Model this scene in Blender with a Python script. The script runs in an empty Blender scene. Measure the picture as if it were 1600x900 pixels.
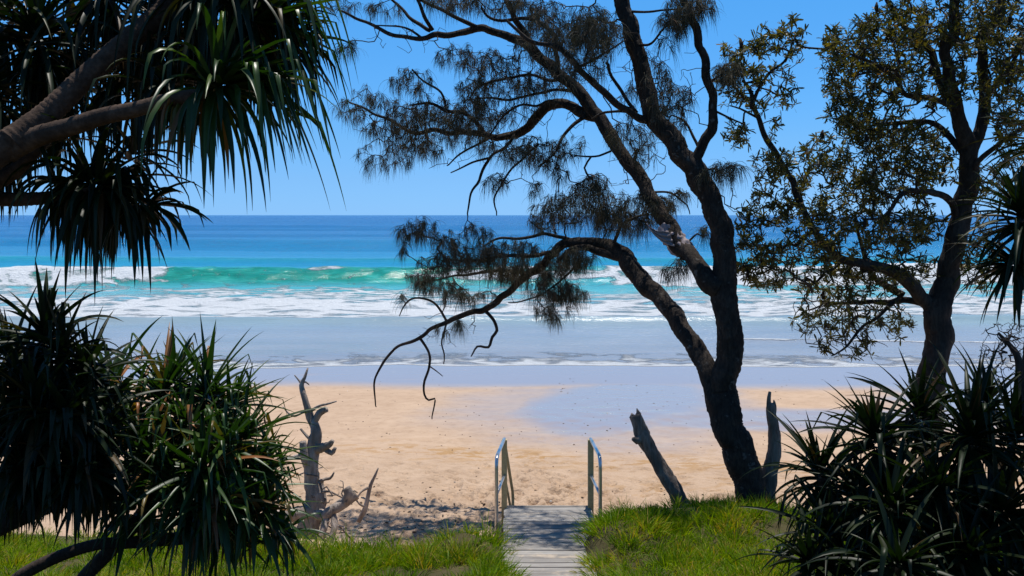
import bpy, math, random
import numpy as np
from mathutils import Vector, Quaternion, Matrix

R = math.radians
SC = bpy.context.scene
COL = SC.collection
EYE, F, U0, V0 = 5.2, 1400.0, 800.0, 336.0

# ------------------------------------------------------------------ camera, sky, sun, exposure
cam = bpy.data.cameras.new('camera')
cam.sensor_width = 36.0
cam.lens = 36.0 * F / 1600.0
cam.shift_y = -114.0 / 1600.0
cam.clip_start, cam.clip_end = 0.05, 60000
co = bpy.data.objects.new('camera', cam)
co.location = (0, 0, EYE)
co.rotation_euler = (R(90), 0, 0)
COL.objects.link(co)
SC.camera = co

SUN_EL, SUN_AZ = 77.0, 20.0          # azimuth from +Y (the sea) towards +X
w = bpy.data.worlds.new('World')
SC.world = w
w.use_nodes = True
nt = w.node_tree
nt.nodes.clear()
sky = nt.nodes.new('ShaderNodeTexSky')
sky.sky_type = 'NISHITA'
sky.sun_disc = False
sky.sun_elevation = R(SUN_EL)
sky.sun_rotation = R(SUN_AZ)
sky.altitude = 0
sky.air_density = 0.7
sky.dust_density = 0.0
sky.ozone_density = 6.0
geo_w = nt.nodes.new('ShaderNodeTexCoord')
sep_w = nt.nodes.new('ShaderNodeSeparateXYZ')
nt.links.new(geo_w.outputs['Generated'], sep_w.inputs[0])
rmp_w = nt.nodes.new('ShaderNodeValToRGB')          # clear maritime air: deeper blue near the horizon
els = rmp_w.color_ramp.elements
while len(els) < 7: els.new(0.5)
for e_, (p_, c_) in zip(els, [(0.0, (0.27, 0.51, 0.97)), (0.0186, (0.31, 0.54, 0.91)), (0.04, (0.36, 0.58, 0.87)), (0.082, (0.42, 0.70, 0.90)),
                              (0.125, (0.42, 0.80, 1.0)), (0.23, (0.43, 0.98, 1.18)), (0.7, (0.6, 0.95, 1.1))]):
    e_.position = p_
    e_.color = (*c_, 1)
nt.links.new(sep_w.outputs['Z'], rmp_w.inputs[0])
hsv = nt.nodes.new('ShaderNodeMix')
hsv.data_type = 'RGBA'
hsv.blend_type = 'MULTIPLY'
hsv.inputs[0].default_value = 1.0
nt.links.new(rmp_w.outputs[0], hsv.inputs[7])
bg = nt.nodes.new('ShaderNodeBackground')
bg.inputs['Strength'].default_value = 0.12
wo = nt.nodes.new('ShaderNodeOutputWorld')
nt.links.new(sky.outputs[0], hsv.inputs[6])
nt.links.new(hsv.outputs[2], bg.inputs['Color'])
nt.links.new(bg.outputs[0], wo.inputs['Surface'])

sl = bpy.data.lights.new('sun', 'SUN')
sl.energy = 4.6
sl.angle = R(0.53)
sl.color = (1.0, 0.95, 0.87)
so = bpy.data.objects.new('sun', sl)
sd = Vector((math.sin(R(SUN_AZ)) * math.cos(R(SUN_EL)), math.cos(R(SUN_AZ)) * math.cos(R(SUN_EL)), math.sin(R(SUN_EL))))
so.rotation_euler = sd.to_track_quat('Z', 'Y').to_euler()
so.location = (0, 0, 40)
COL.objects.link(so)

SC.view_settings.view_transform = 'Standard'
SC.view_settings.look = 'None'
SC.view_settings.exposure = 0.3
SC.view_settings.gamma = 1.0
SC.render.engine = 'CYCLES'
SC.cycles.max_bounces = 6
SC.cycles.diffuse_bounces = 3
SC.cycles.glossy_bounces = 3
SC.cycles.transmission_bounces = 4
SC.cycles.use_denoising = True

# ------------------------------------------------------------------ helpers
rng = np.random.default_rng(7)
rnd = random.Random(11)
UP = Vector((0, 0, 1))


def P(u, v, d):
    """a point of the photograph at the depth d (metres in front of the lens)"""
    return Vector(((u - U0) / F * d, d, EYE - (v - V0) / F * d))


def tag(o, label=None, cat=None, group=None, kind=None):
    if label: o['label'] = label
    if cat: o['category'] = cat
    if group: o['group'] = group
    if kind: o['kind'] = kind
    return o


def empty(name, loc):
    o = bpy.data.objects.new(name, None)
    o.empty_display_size = 0.2
    o.location = loc
    COL.objects.link(o)
    return o


class MB:
    def __init__(self):
        self.v, self.f, self.a = [], [], []      # verts, faces, per-vertex value

    def add(self, verts, faces, val=0.5):
        b = len(self.v)
        self.v.extend(verts)
        self.f.extend([tuple(i + b for i in f) for f in faces])
        self.a.extend([val] * len(verts))

    def build(self, name, mat, parent=None, smooth=True):
        me = bpy.data.meshes.new(name)
        off = Vector((0, 0, 0))
        if parent is not None:
            m = parent
            while m is not None:
                off = off + m.location
                m = m.parent
        vs = [(p[0] - off[0], p[1] - off[1], p[2] - off[2]) for p in self.v]
        me.from_pydata(vs, [], self.f)
        at = me.attributes.new('rnd', 'FLOAT', 'POINT')
        at.data.foreach_set('value', np.asarray(self.a, dtype=np.float32))
        if smooth:
            me.polygons.foreach_set('use_smooth', [True] * len(me.polygons))
        me.materials.append(mat)
        me.update()
        o = bpy.data.objects.new(name, me)
        COL.objects.link(o)
        if parent is not None:
            o.parent = parent
        return o


def np_mesh(name, verts, faces4, mat, parent=None, val=None, smooth=False, attrs=None):
    """fast path: verts (n,3), quads (m,4)"""
    me = bpy.data.meshes.new(name)
    off = np.zeros(3)
    m = parent
    while m is not None:
        off = off + np.array(m.location)
        m = m.parent
    verts = np.asarray(verts, dtype=np.float64) - off
    me.vertices.add(len(verts))
    me.vertices.foreach_set('co', verts.astype(np.float32).ravel())
    k = faces4.shape[1]
    me.loops.add(len(faces4) * k)
    me.loops.foreach_set('vertex_index', faces4.astype(np.int32).ravel())
    me.polygons.add(len(faces4))
    me.polygons.foreach_set('loop_start', np.arange(0, len(faces4) * k, k, dtype=np.int32))
    me.polygons.foreach_set('loop_total', np.full(len(faces4), k, dtype=np.int32))
    if smooth:
        me.polygons.foreach_set('use_smooth', np.ones(len(faces4), dtype=bool))
    if val is not None:
        at = me.attributes.new('rnd', 'FLOAT', 'POINT')
        at.data.foreach_set('value', np.asarray(val, dtype=np.float32))
    for k2, a2 in (attrs or {}).items():
        at = me.attributes.new(k2, 'FLOAT', 'POINT')
        at.data.foreach_set('value', np.asarray(a2, dtype=np.float32))
    me.materials.append(mat)
    me.update(calc_edges=True)
    o = bpy.data.objects.new(name, me)
    COL.objects.link(o)
    if parent is not None:
        o.parent = parent
    return o


def catmull(pts, rad, step):
    """smooth polyline resampled about every step metres"""
    n = len(pts)
    op, orr = [], []
    for i in range(n - 1):
        p0 = pts[max(i - 1, 0)]; p1 = pts[i]; p2 = pts[i + 1]; p3 = pts[min(i + 2, n - 1)]
        k = max(1, int((p2 - p1).length / step))
        for j in range(k):
            t = j / k
            t2, t3 = t * t, t * t * t
            op.append(0.5 * ((2 * p1) + (p2 - p0) * t + (2 * p0 - 5 * p1 + 4 * p2 - p3) * t2 + (3 * p1 - p0 - 3 * p2 + p3) * t3))
            orr.append(rad[i] + (rad[i + 1] - rad[i]) * t)
    op.append(pts[-1].copy()); orr.append(rad[-1])
    return op, orr


def tube(mb, pts, rad, sides=8, rough=0.0, ring=0.0, ringstep=0.04, cap=True, val=0.5):
    n = len(pts)
    verts, faces = [], []
    t0 = (pts[1] - pts[0]).normalized()
    ref = UP if abs(t0.z) < 0.9 else Vector((1, 0, 0))
    nrm = t0.cross(ref).normalized()
    acc = 0.0
    ph = [rnd.uniform(0, 6.28) for _ in range(6)]
    for i in range(n):
        t = (pts[min(i + 1, n - 1)] - pts[max(i - 1, 0)])
        t = t.normalized() if t.length > 1e-9 else t0
        nrm = (nrm - t * nrm.dot(t))
        nrm = nrm.normalized() if nrm.length > 1e-6 else t.orthogonal().normalized()
        bn = t.cross(nrm)
        if i: acc += (pts[i] - pts[i - 1]).length
        rr = rad[i]
        if ring:
            rr *= 1 + ring * (0.5 + 0.5 * math.cos(acc / ringstep * 6.283)) ** 3
        for k in range(sides):
            a = 6.2832 * k / sides
            r2 = rr
            if rough:
                r2 *= 1 + rough * (math.sin(3 * a + ph[0] + acc * 5) * 0.4 + math.sin(2 * a + ph[1] - acc * 9) * 0.5
                                   + math.sin(5 * a + acc * 17 + ph[2]) * 0.35 + rnd.uniform(-0.5, 0.5))
            verts.append(pts[i] + nrm * (math.cos(a) * r2) + bn * (math.sin(a) * r2))
    for i in range(n - 1):
        for k in range(sides):
            k2 = (k + 1) % sides
            faces.append((i * sides + k, i * sides + k2, (i + 1) * sides + k2, (i + 1) * sides + k))
    if cap:
        faces.append(tuple(reversed(range(sides))))
        faces.append(tuple((n - 1) * sides + k for k in range(sides)))
    mb.add(verts, faces, val)


def trace(data, step=0.06, dd=0.0):
    """[(u, v, depth, radius_px), ...] -> smooth points and radii in metres"""
    pts = [P(u, v, d + dd) for u, v, d, r in data]
    rad = [r / F * (d + dd) for u, v, d, r in data]
    return catmull(pts, rad, step)


def box(mb, x0, x1, y0, y1, z0, z1, slope=0.0, val=0.5, bev=0.004):
    """a box with softened long edges along x; slope lifts z with y"""
    b = bev
    prof = [(y0 + b, z0), (y1 - b, z0), (y1, z0 + b), (y1, z1 - b), (y1 - b, z1), (y0 + b, z1), (y0, z1 - b), (y0, z0 + b)]
    vs = [(x0, y, z + slope * (y - y0)) for y, z in prof] + [(x1, y, z + slope * (y - y0)) for y, z in prof]
    n = len(prof)
    fs = [(i, i + n, (i + 1) % n + n, (i + 1) % n) for i in range(n)] + [tuple(range(n)), tuple(reversed(range(n, 2 * n)))]
    mb.add(vs, fs, val)


def vnoise(x, y, seed=0):
    """value noise on numpy arrays"""
    xi = np.floor(x).astype(np.int64); yi = np.floor(y).astype(np.int64)
    xf = x - xi; yf = y - yi
    xf = xf * xf * (3 - 2 * xf); yf = yf * yf * (3 - 2 * yf)

    def h(a, b):
        n = (a * 374761393 + b * 668265263 + seed * 974711) & 0x7fffffff
        n = ((n ^ (n >> 13)) * 1274126177) & 0x7fffffff
        n = n ^ (n >> 16)
        return (n & 0xffff) / 65535.0
    return (h(xi, yi) * (1 - xf) + h(xi + 1, yi) * xf) * (1 - yf) + (h(xi, yi + 1) * (1 - xf) + h(xi + 1, yi + 1) * xf) * yf


def fbm(x, y, seed=0, octv=4):
    s, a = 0, 0.5
    for o in range(octv):
        s = s + a * vnoise(x * 2 ** o, y * 2 ** o, seed + o)
        a *= 0.5
    return s / (1 - 0.5 ** octv)


def sstep(a, b, x):
    t = np.clip((x - a) / (b - a), 0, 1)
    return t * t * (3 - 2 * t)


# ------------------------------------------------------------------ materials
def new_mat(name):
    m = bpy.data.materials.new(name)
    m.use_nodes = True
    t = m.node_tree
    b = t.nodes['Principled BSDF']
    return m, t, b


def node(t, kind, **kw):
    n = t.nodes.new(kind)
    for k, v in kw.items():
        setattr(n, k, v)
    return n


def ramp(t, fac, stops):
    r = node(t, 'ShaderNodeValToRGB')
    e = r.color_ramp.elements
    while len(e) < len(stops): e.new(0.5)
    for el, (p, c) in zip(e, stops):
        el.position = p
        el.color = (*c, 1)
    t.links.new(fac, r.inputs[0])
    return r.outputs[0]


def noise(t, scale, detail=4, rough=0.55, vec=None, stretch=None):
    n = node(t, 'ShaderNodeTexNoise')
    n.inputs['Scale'].default_value = scale
    n.inputs['Detail'].default_value = detail
    n.inputs['Roughness'].default_value = rough
    if vec is None:
        vec = node(t, 'ShaderNodeNewGeometry').outputs['Position']
    if stretch:
        mp = node(t, 'ShaderNodeMapping')
        mp.inputs['Scale'].default_value = stretch
        t.links.new(vec, mp.inputs[0])
        vec = mp.outputs[0]
    t.links.new(vec, n.inputs['Vector'])
    return n.outputs['Fac']


def math_n(t, op, a, b=None, clamp=False):
    n = node(t, 'ShaderNodeMath', operation=op, use_clamp=clamp)
    for i, x in enumerate((a, b)):
        if x is None: continue
        if isinstance(x, (int, float)): n.inputs[i].default_value = x
        else: t.links.new(x, n.inputs[i])
    return n.outputs[0]


def maprange(t, x, a, b, c=0.0, d=1.0):
    n = node(t, 'ShaderNodeMapRange', interpolation_type='SMOOTHSTEP')
    for i, y in enumerate((x, a, b, c, d)):
        if isinstance(y, (int, float)): n.inputs[i].default_value = y
        else: t.links.new(y, n.inputs[i])
    return n.outputs[0]


def mix(t, fac, a, b, typ='MIX'):
    n = node(t, 'ShaderNodeMix', data_type='RGBA', blend_type=typ)
    if isinstance(fac, (int, float)): n.inputs[0].default_value = fac
    else: t.links.new(fac, n.inputs[0])
    for i, x in ((6, a), (7, b)):
        if isinstance(x, tuple): n.inputs[i].default_value = (*x, 1)
        else: t.links.new(x, n.inputs[i])
    return n.outputs[2]


def bump(t, b, h, strength=0.5, dist=0.01):
    n = node(t, 'ShaderNodeBump')
    n.inputs['Strength'].default_value = strength
    n.inputs['Distance'].default_value = dist
    t.links.new(h, n.inputs['Height'])
    t.links.new(n.outputs[0], b.inputs['Normal'])
    return n.outputs[0]


def attr(t, name):
    n = node(t, 'ShaderNodeAttribute', attribute_name=name)
    return n.outputs['Fac']


def bark(name, c0, c1, scale=30, bdist=0.012, stretch=(1, 1, 0.35), spots=None):
    m, t, b = new_mat(name)
    n1 = noise(t, scale, 6, 0.65, stretch=stretch)
    n2 = noise(t, scale * 0.15, 3)
    c = ramp(t, n1, [(0.3, c0), (0.7, c1)])
    c = mix(t, maprange(t, n2, 0.4, 0.65, 0.0, 0.5), c, tuple(x * 0.5 for x in c0))
    if spots:
        n3 = noise(t, 9, 4, 0.6)
        c = mix(t, maprange(t, n3, 0.6, 0.7, 0.0, 0.6), c, spots)
    t.links.new(c, b.inputs['Base Color'])
    b.inputs['Roughness'].default_value = 0.9
    b.inputs['Specular IOR Level'].default_value = 0.2
    bump(t, b, n1, 1.0, bdist)
    return m


def leafmat(name, stops, rough=0.45, spec=0.4, trans=0.25, tcol=(0.25, 0.4, 0.03), nscale=25):
    m, t, b = new_mat(name)
    c = ramp(t, attr(t, 'rnd'), stops)
    n = noise(t, nscale, 3)
    c = mix(t, 0.35, c, ramp(t, n, [(0.3, (0.3, 0.3, 0.3)), (0.75, (1.0, 1.0, 1.0))]), 'MULTIPLY')
    t.links.new(c, b.inputs['Base Color'])
    b.inputs['Roughness'].default_value = rough
    b.inputs['Specular IOR Level'].default_value = spec
    if trans:
        tr = node(t, 'ShaderNodeBsdfTranslucent')
        tc = mix(t, 1.0, c, tcol, 'MULTIPLY')
        sc = node(t, 'ShaderNodeMix', data_type='RGBA', blend_type='MULTIPLY')
        sc.inputs[0].default_value = 1.0
        t.links.new(c, sc.inputs[6])
        sc.inputs[7].default_value = (*[x * 4 for x in tcol], 1)
        t.links.new(sc.outputs[2], tr.inputs['Color'])
        ms = node(t, 'ShaderNodeMixShader')
        ms.inputs[0].default_value = trans
        t.links.new(b.outputs[0], ms.inputs[1])
        t.links.new(tr.outputs[0], ms.inputs[2])
        t.links.new(ms.outputs[0], t.nodes['Material Output'].inputs['Surface'])
    return m


M = {}
M['she_oak_bark'] = bark('she_oak_bark', (0.015, 0.011, 0.009), (0.062, 0.048, 0.038), 30, 0.03, spots=(0.15, 0.14, 0.125))
M['banksia_bark'] = bark('banksia_bark', (0.022, 0.018, 0.016), (0.075, 0.06, 0.05), 24, 0.02)
M['twig'] = bark('twig_bark', (0.03, 0.022, 0.018), (0.085, 0.066, 0.053), 60, 0.002)
M['pandanus_bark'] = bark('pandanus_bark', (0.035, 0.021, 0.014), (0.105, 0.068, 0.048), 30, 0.006, (1, 1, 1))
M['dark_bark'] = bark('dark_bark', (0.022, 0.016, 0.013), (0.07, 0.05, 0.038), 30, 0.006, (1, 1, 1))
M['driftwood'] = bark('driftwood', (0.18, 0.14, 0.115), (0.54, 0.455, 0.39), 18, 0.03, (1, 1, 0.25))
M['snag'] = bark('snag_wood', (0.085, 0.064, 0.05), (0.34, 0.28, 0.235), 22, 0.03, (1, 1, 0.2))
M['she_oak'] = leafmat('she_oak_needles', [(0.0, (0.042, 0.048, 0.03)), (0.5, (0.08, 0.079, 0.055)), (0.93, (0.14, 0.125, 0.095)), (1.0, (0.16, 0.08, 0.045))], 0.7, 0.15, 0.2, (0.25, 0.22, 0.15))
M['banksia'] = leafmat('banksia_leaves', [(0.0, (0.045, 0.052, 0.02)), (0.55, (0.095, 0.098, 0.034)), (0.85, (0.15, 0.135, 0.045)), (0.95, (0.17, 0.09, 0.04)), (1.0, (0.3, 0.26, 0.05))], 0.45, 0.4, 0.48, (0.36, 0.31, 0.06))
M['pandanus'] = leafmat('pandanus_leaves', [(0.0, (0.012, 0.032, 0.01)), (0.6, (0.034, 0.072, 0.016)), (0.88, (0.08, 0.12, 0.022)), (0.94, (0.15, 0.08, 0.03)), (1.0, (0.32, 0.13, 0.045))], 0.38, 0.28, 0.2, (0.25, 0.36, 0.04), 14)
M['pandanus_shaded'] = leafmat('shaded_pandanus_leaves', [(0.0, (0.006, 0.012, 0.005)), (0.6, (0.012, 0.024, 0.007)), (0.9, (0.028, 0.036, 0.01)), (1.0, (0.09, 0.045, 0.018))], 0.45, 0.2, 0.18, (0.25, 0.33, 0.04), 14)  # darker copy of the pandanus leaves, with shade put into the colour
M['grass'] = leafmat('dune_grass_blades', [(0.0, (0.07, 0.14, 0.005)), (0.45, (0.15, 0.27, 0.004)), (0.8, (0.28, 0.39, 0.006)), (1.0, (0.44, 0.33, 0.09))], 0.5, 0.15, 0.45, (0.32, 0.3, 0.02), 3)


def make_ground_mat():
    m, t, b = new_mat('beach_sand')
    geo = node(t, 'ShaderNodeNewGeometry').outputs['Position']
    n1 = noise(t, 1.2, 5, 0.6)
    n2 = noise(t, 90, 3, 0.7)
    c = ramp(t, n1, [(0.3, (0.405, 0.285, 0.195)), (0.7, (0.475, 0.345, 0.242))])
    n4 = noise(t, 4.5, 6, 0.68)
    c = mix(t, maprange(t, n4, 0.45, 0.68, 0.0, 0.5), c, (0.31, 0.212, 0.138))
    c = mix(t, 0.25, c, ramp(t, n2, [(0.3, (0.55, 0.5, 0.45)), (0.7, (1, 1, 1))]), 'MULTIPLY')
    # straw-coloured wrack stranded on the sand
    wr = noise(t, 2.6, 7, 0.72, stretch=(0.55, 1.3, 1))
    wm = math_n(t, 'MULTIPLY', attr(t, 'wrack'), maprange(t, wr, 0.5, 0.57))
    c = mix(t, math_n(t, 'MULTIPLY', wm, 0.8), c, (0.33, 0.19, 0.075))
    # brown leaf litter close to the dune
    lt = noise(t, 5, 8, 0.78)
    lm = math_n(t, 'MULTIPLY', attr(t, 'litter'), maprange(t, lt, 0.47, 0.54))
    c = mix(t, math_n(t, 'MULTIPLY', lm, 0.4), c, (0.13, 0.07, 0.04))
    # soil under the grass
    c = mix(t, attr(t, 'soil'), c, ramp(t, n1, [(0.3, (0.04, 0.035, 0.015)), (0.7, (0.1, 0.085, 0.04))]))
    wn = noise(t, 1.6, 6, 0.65, stretch=(0.35, 1.2, 1))
    wet = attr(t, 'wet')
    wet = math_n(t, 'MULTIPLY', wet, maprange(t, math_n(t, 'ADD', wn, math_n(t, 'MULTIPLY', wet, 0.25)), 0.4, 0.66, 0.55, 1.0), True)
    c = mix(t, wet, c, (0.30, 0.24, 0.205))
    t.links.new(c, b.inputs['Base Color'])
    b.inputs['Roughness'].default_value = 0.95
    b.inputs['Specular IOR Level'].default_value = 0.1
    t.links.new(math_n(t, 'MULTIPLY', wet, 1.0), b.inputs['Coat Weight'])
    b.inputs['Coat Roughness'].default_value = 0.12
    b.inputs['Coat IOR'].default_value = 1.5
    nf = noise(t, 5.0, 5, 0.6, stretch=(1, 1, 1))
    nh = noise(t, 14, 4, 0.6)
    dry = math_n(t, 'SUBTRACT', 1.0, wet)
    h = math_n(t, 'MULTIPLY', math_n(t, 'ADD', math_n(t, 'MULTIPLY', nf, 1.3), math_n(t, 'MULTIPLY', nh, 0.35)), math_n(t, 'MULTIPLY', dry, attr(t, 'churn')))
    h = math_n(t, 'ADD', h, math_n(t, 'MULTIPLY', n2, 0.03))
    bump(t, b, h, 1.0, 0.06)
    return m


def make_sea_mat():
    m, t, b = new_mat('sea_water')
    geo = node(t, 'ShaderNodeNewGeometry').outputs['Position']
    sx = node(t, 'ShaderNodeSeparateXYZ')
    t.links.new(geo, sx.inputs[0])
    y = sx.outputs['Y']
    # colour of the water body, from the shallows outwards (log distance)
    ly = math_n(t, 'LOGARITHM', y, 10.0)
    nn = noise(t, 0.05, 4, 0.6, stretch=(0.35, 1, 1))
    ly = math_n(t, 'ADD', ly, math_n(t, 'MULTIPLY', math_n(t, 'SUBTRACT', nn, 0.5), 0.12))
    fac = maprange(t, ly, 1.45, 3.2)
    fac = node(t, 'ShaderNodeMapRange')
    t.links.new(ly, fac.inputs[0]); fac.inputs[1].default_value = 1.45; fac.inputs[2].default_value = 3.2
    fac = fac.outputs[0]

    def lp(d): return (math.log10(d) - 1.45) / 1.75
    c = ramp(t, fac, [(lp(30), (0.27, 0.27, 0.29)), (lp(40), (0.25, 0.29, 0.33)), (lp(48), (0.19, 0.36, 0.42)), (lp(61), (0.08, 0.36, 0.42)),
                      (lp(70), (0.02, 0.27, 0.36)), (lp(105), (0.006, 0.19, 0.36)), (lp(220), (0.004, 0.12, 0.31)), (lp(1200), (0.003, 0.07, 0.24))])
    fn = noise(t, 1.3, 6, 0.65, stretch=(0.35, 1, 2.2))
    c = mix(t, attr(t, 'face'), c, ramp(t, fn, [(0.3, (0.008, 0.15, 0.12)), (0.52, (0.012, 0.24, 0.19)), (0.72, (0.06, 0.4, 0.34))]))
    big = noise(t, 0.35, 6, 0.65, stretch=(0.3, 1, 1))
    c = mix(t, 0.5, c, ramp(t, big, [(0.3, (0.62, 0.7, 0.75)), (0.7, (1.12, 1.08, 1.05))]), 'MULTIPLY')
    # foam
    f1 = noise(t, 1.9, 9, 0.76, stretch=(0.45, 1.0, 1))
    f2 = noise(t, 9, 6, 0.75, stretch=(0.5, 1, 1))
    vor = node(t, 'ShaderNodeTexVoronoi', feature='DISTANCE_TO_EDGE')
    mp = node(t, 'ShaderNodeMapping'); mp.inputs['Scale'].default_value = (0.45, 0.9, 1)
    nd = node(t, 'ShaderNodeTexNoise'); nd.inputs['Scale'].default_value = 0.9; nd.inputs['Detail'].default_value = 5
    va = node(t, 'ShaderNodeVectorMath', operation='MULTIPLY_ADD')
    t.links.new(geo, nd.inputs['Vector'])
    t.links.new(nd.outputs['Color'], va.inputs[0]); va.inputs[1].default_value = (2.2, 1.6, 0); t.links.new(geo, va.inputs[2])
    t.links.new(va.outputs[0], mp.inputs[0]); t.links.new(mp.outputs[0], vor.inputs['Vector'])
    vor.inputs['Scale'].default_value = 0.8
    lace = maprange(t, vor.outputs['Distance'], 0.0, 0.28, 1.0, 0.0)
    g = math_n(t, 'ADD', math_n(t, 'MULTIPLY', f1, 0.5), math_n(t, 'ADD', math_n(t, 'MULTIPLY', f2, 0.3), math_n(t, 'MULTIPLY', lace, 0.22)))
    fo = attr(t, 'foam')
    lo = math_n(t, 'SUBTRACT', 0.80, math_n(t, 'MULTIPLY', fo, 0.72))
    hi = math_n(t, 'ADD', lo, 0.2)
    fm = maprange(t, g, lo, hi)
    fm = math_n(t, 'MULTIPLY', fm, maprange(t, fo, 0.02, 0.12))
    # sun glints on the breaker's steep face, painted as white foam flecks
    fl = noise(t, 3.2, 8, 0.8, stretch=(0.55, 1, 1.3))
    fm = math_n(t, 'MAXIMUM', fm, math_n(t, 'MULTIPLY', maprange(t, fl, 0.6, 0.68), maprange(t, attr(t, 'face'), 0.15, 0.5)))
    c = mix(t, fm, c, (0.74, 0.78, 0.81))
    t.links.new(c, b.inputs['Base Color'])
    t.links.new(maprange(t, fm, 0, 1, 0.16, 0.9), b.inputs['Roughness'])
    b.inputs['IOR'].default_value = 1.33
    t.links.new(math_n(t, 'MULTIPLY', math_n(t, 'SUBTRACT', 1.0, fm), attr(t, 'gloss')), b.inputs['Specular IOR Level'])
    w1 = noise(t, 2.0, 6, 0.66, stretch=(0.3, 1.2, 1))
    w2 = noise(t, 0.22, 5, 0.6, stretch=(0.4, 1, 1))
    h = math_n(t, 'ADD', math_n(t, 'MULTIPLY', w1, 0.25), math_n(t, 'MULTIPLY', w2, 1.0))
    h = math_n(t, 'MULTIPLY', h, attr(t, 'chop'))
    h = math_n(t, 'ADD', h, math_n(t, 'MULTIPLY', math_n(t, 'MULTIPLY', fm, f2), 0.3))
    bump(t, b, h, 1.0, 0.9)
    return m


M['ground'] = make_ground_mat()
M['sea'] = make_sea_mat()


def simple(name, c, rough=0.6, metal=0.0, nscale=30, var=0.25, bd=0.0):
    m, t, b = new_mat(name)
    n = noise(t, nscale, 5, 0.6)
    cc = ramp(t, n, [(0.3, tuple(x * (1 - var) for x in c)), (0.7, tuple(min(1, x * (1 + var)) for x in c))])
    t.links.new(cc, b.inputs['Base Color'])
    b.inputs['Roughness'].default_value = rough
    b.inputs['Metallic'].default_value = metal
    if bd: bump(t, b, n, 0.6, bd)
    return m


def plank_mat():
    m, t, b = new_mat('weathered_planks')
    n = noise(t, 18, 6, 0.65, stretch=(0.12, 1.5, 1))
    n2 = noise(t, 3, 4, 0.6)
    c = ramp(t, n, [(0.25, (0.13, 0.11, 0.095)), (0.75, (0.37, 0.355, 0.33))])
    c = mix(t, 0.5, c, ramp(t, attr(t, 'rnd'), [(0, (0.5, 0.47, 0.44)), (1, (1, 1, 1))]), 'MULTIPLY')
    c = mix(t, maprange(t, n2, 0.55, 0.7, 0, 0.6), c, (0.5, 0.4, 0.29))
    t.links.new(c, b.inputs['Base Color'])
    b.inputs['Roughness'].default_value = 0.85
    bump(t, b, n, 0.6, 0.006)
    return m


M['plank'] = plank_mat()
M['steel'] = simple('galvanised_tube', (0.58, 0.58, 0.58), 0.28, 0.85, 40, 0.12)
M['post'] = simple('painted_post', (0.46, 0.37, 0.18), 0.5, 0.0, 35, 0.2)
M['cloth'] = simple('faded_cloth', (0.27, 0.225, 0.23), 0.95, 0, 30, 0.2)
M['debris'] = leafmat('beach_debris', [(0, (0.03, 0.025, 0.02)), (0.7, (0.09, 0.06, 0.04)), (0.9, (0.2, 0.15, 0.1)), (1.0, (0.7, 0.66, 0.6))], 0.8, 0.2, 0)

# ------------------------------------------------------------------ the ground: dune, beach and sea bed in one sheet
PY = np.array([-80, -30, 0, 4, 8, 10.2, 10.8, 11.6, 13.4, 20, 26.8, 30.5, 36, 60, 400])
PZ = np.array([6.5, 4.8, 3.55, 2.8, 1.95, 1.62, 1.42, 1.0, 0.86, 0.5, 0.12, 0.0, -0.25, -1.6, -6.0])


def gz(x, y):
    x = np.asarray(x, float); y = np.asarray(y, float)
    yy = y - 0.35 * np.sin(x * 0.6 + 0.7) * np.exp(-((y - 10.8) / 2.0) ** 2) - 0.5 * np.exp(-((x + 1.3) / 0.7) ** 2 - ((y - 10.6) / 1.2) ** 2) * -1
    z = np.interp(yy, PY, PZ)
    z = z + 0.24 * np.exp(-((x - 2.5) / 1.25) ** 2 - ((y - 10.1) / 0.75) ** 2)
    z = z - 0.16 * np.exp(-((x + 1.1) / 0.9) ** 2 - ((y - 10.1) / 0.7) ** 2)
    cw = 0.27 + 0.26 * sstep(9.3, 10.1, y)
    cor = np.exp(-np.clip((np.abs(x - 0.34 - 0.10 * sstep(9.3, 10.1, y)) - cw) / 0.12, 0, None) ** 2) * sstep(12.4, 11.2, y) * sstep(2, 5, y)
    z = z - 0.3 * cor
    z = z + 0.22 * np.exp(-((x - 1.15) / 0.36) ** 2 - ((y - 9.25) / 0.5) ** 2) * sstep(0.6, 0.8, x)
    z = z + 0.2 * np.exp(-((x + 0.5) / 0.3) ** 2 - ((y - 9.1) / 0.3) ** 2) + 0.12 * np.exp(-((x + 1.15) / 0.22) ** 2 - ((y - 9.1) / 0.25) ** 2)
    near = np.exp(-((y - 9) / 6.0) ** 2)
    z = z + (fbm(x * 0.9, y * 0.9, 3) - 0.5) * 0.12 * near
    dry = sstep(26, 17, y) * sstep(10.5, 12, y)
    z = z + (fbm(x * 3.6, y * 3.6, 8, 2) - 0.5) * 0.05 * dry * sstep(18.5, 14.5, y) + (fbm(x * 2.2, y * 2.2, 9, 3) - 0.5) * 0.07 * dry + (fbm(x * 0.35, y * 0.6, 5) - 0.5) * 0.08 * dry
    return z


def coords(a, b, st, far, growth=1.25):
    c = list(np.arange(a, b + 1e-6, st))
    s = st
    lo, hi = [], []
    x = a
    while x > far[0]:
        s *= growth; x -= s; lo.append(x)
    s = st; x = b
    while x < far[1]:
        s *= growth; x += s; hi.append(x)
    return np.array(lo[::-1] + c + hi)


def grid_faces(ny, nx):
    i = np.arange(ny - 1)[:, None] * nx + np.arange(nx - 1)[None, :]
    return np.stack([i, i + 1, i + 1 + nx, i + nx], -1).reshape(-1, 4)


def coords_x():
    c = coords(-13, 15, 0.1, (-700, 700))
    return np.unique(np.round(np.concatenate([c, np.arange(-4.5, 5.5, 0.045)]), 4))


gx = coords_x()
gy = np.concatenate([np.unique(np.round(np.concatenate([coords(4, 32, 0.1, (-80, 32)), np.arange(11.2, 18.5, 0.045)]), 4)), np.array([32.6, 33.5, 35, 38, 44, 60, 100, 300])])
X, Y = np.meshgrid(gx, gy)
Z = gz(X, Y)
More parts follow.
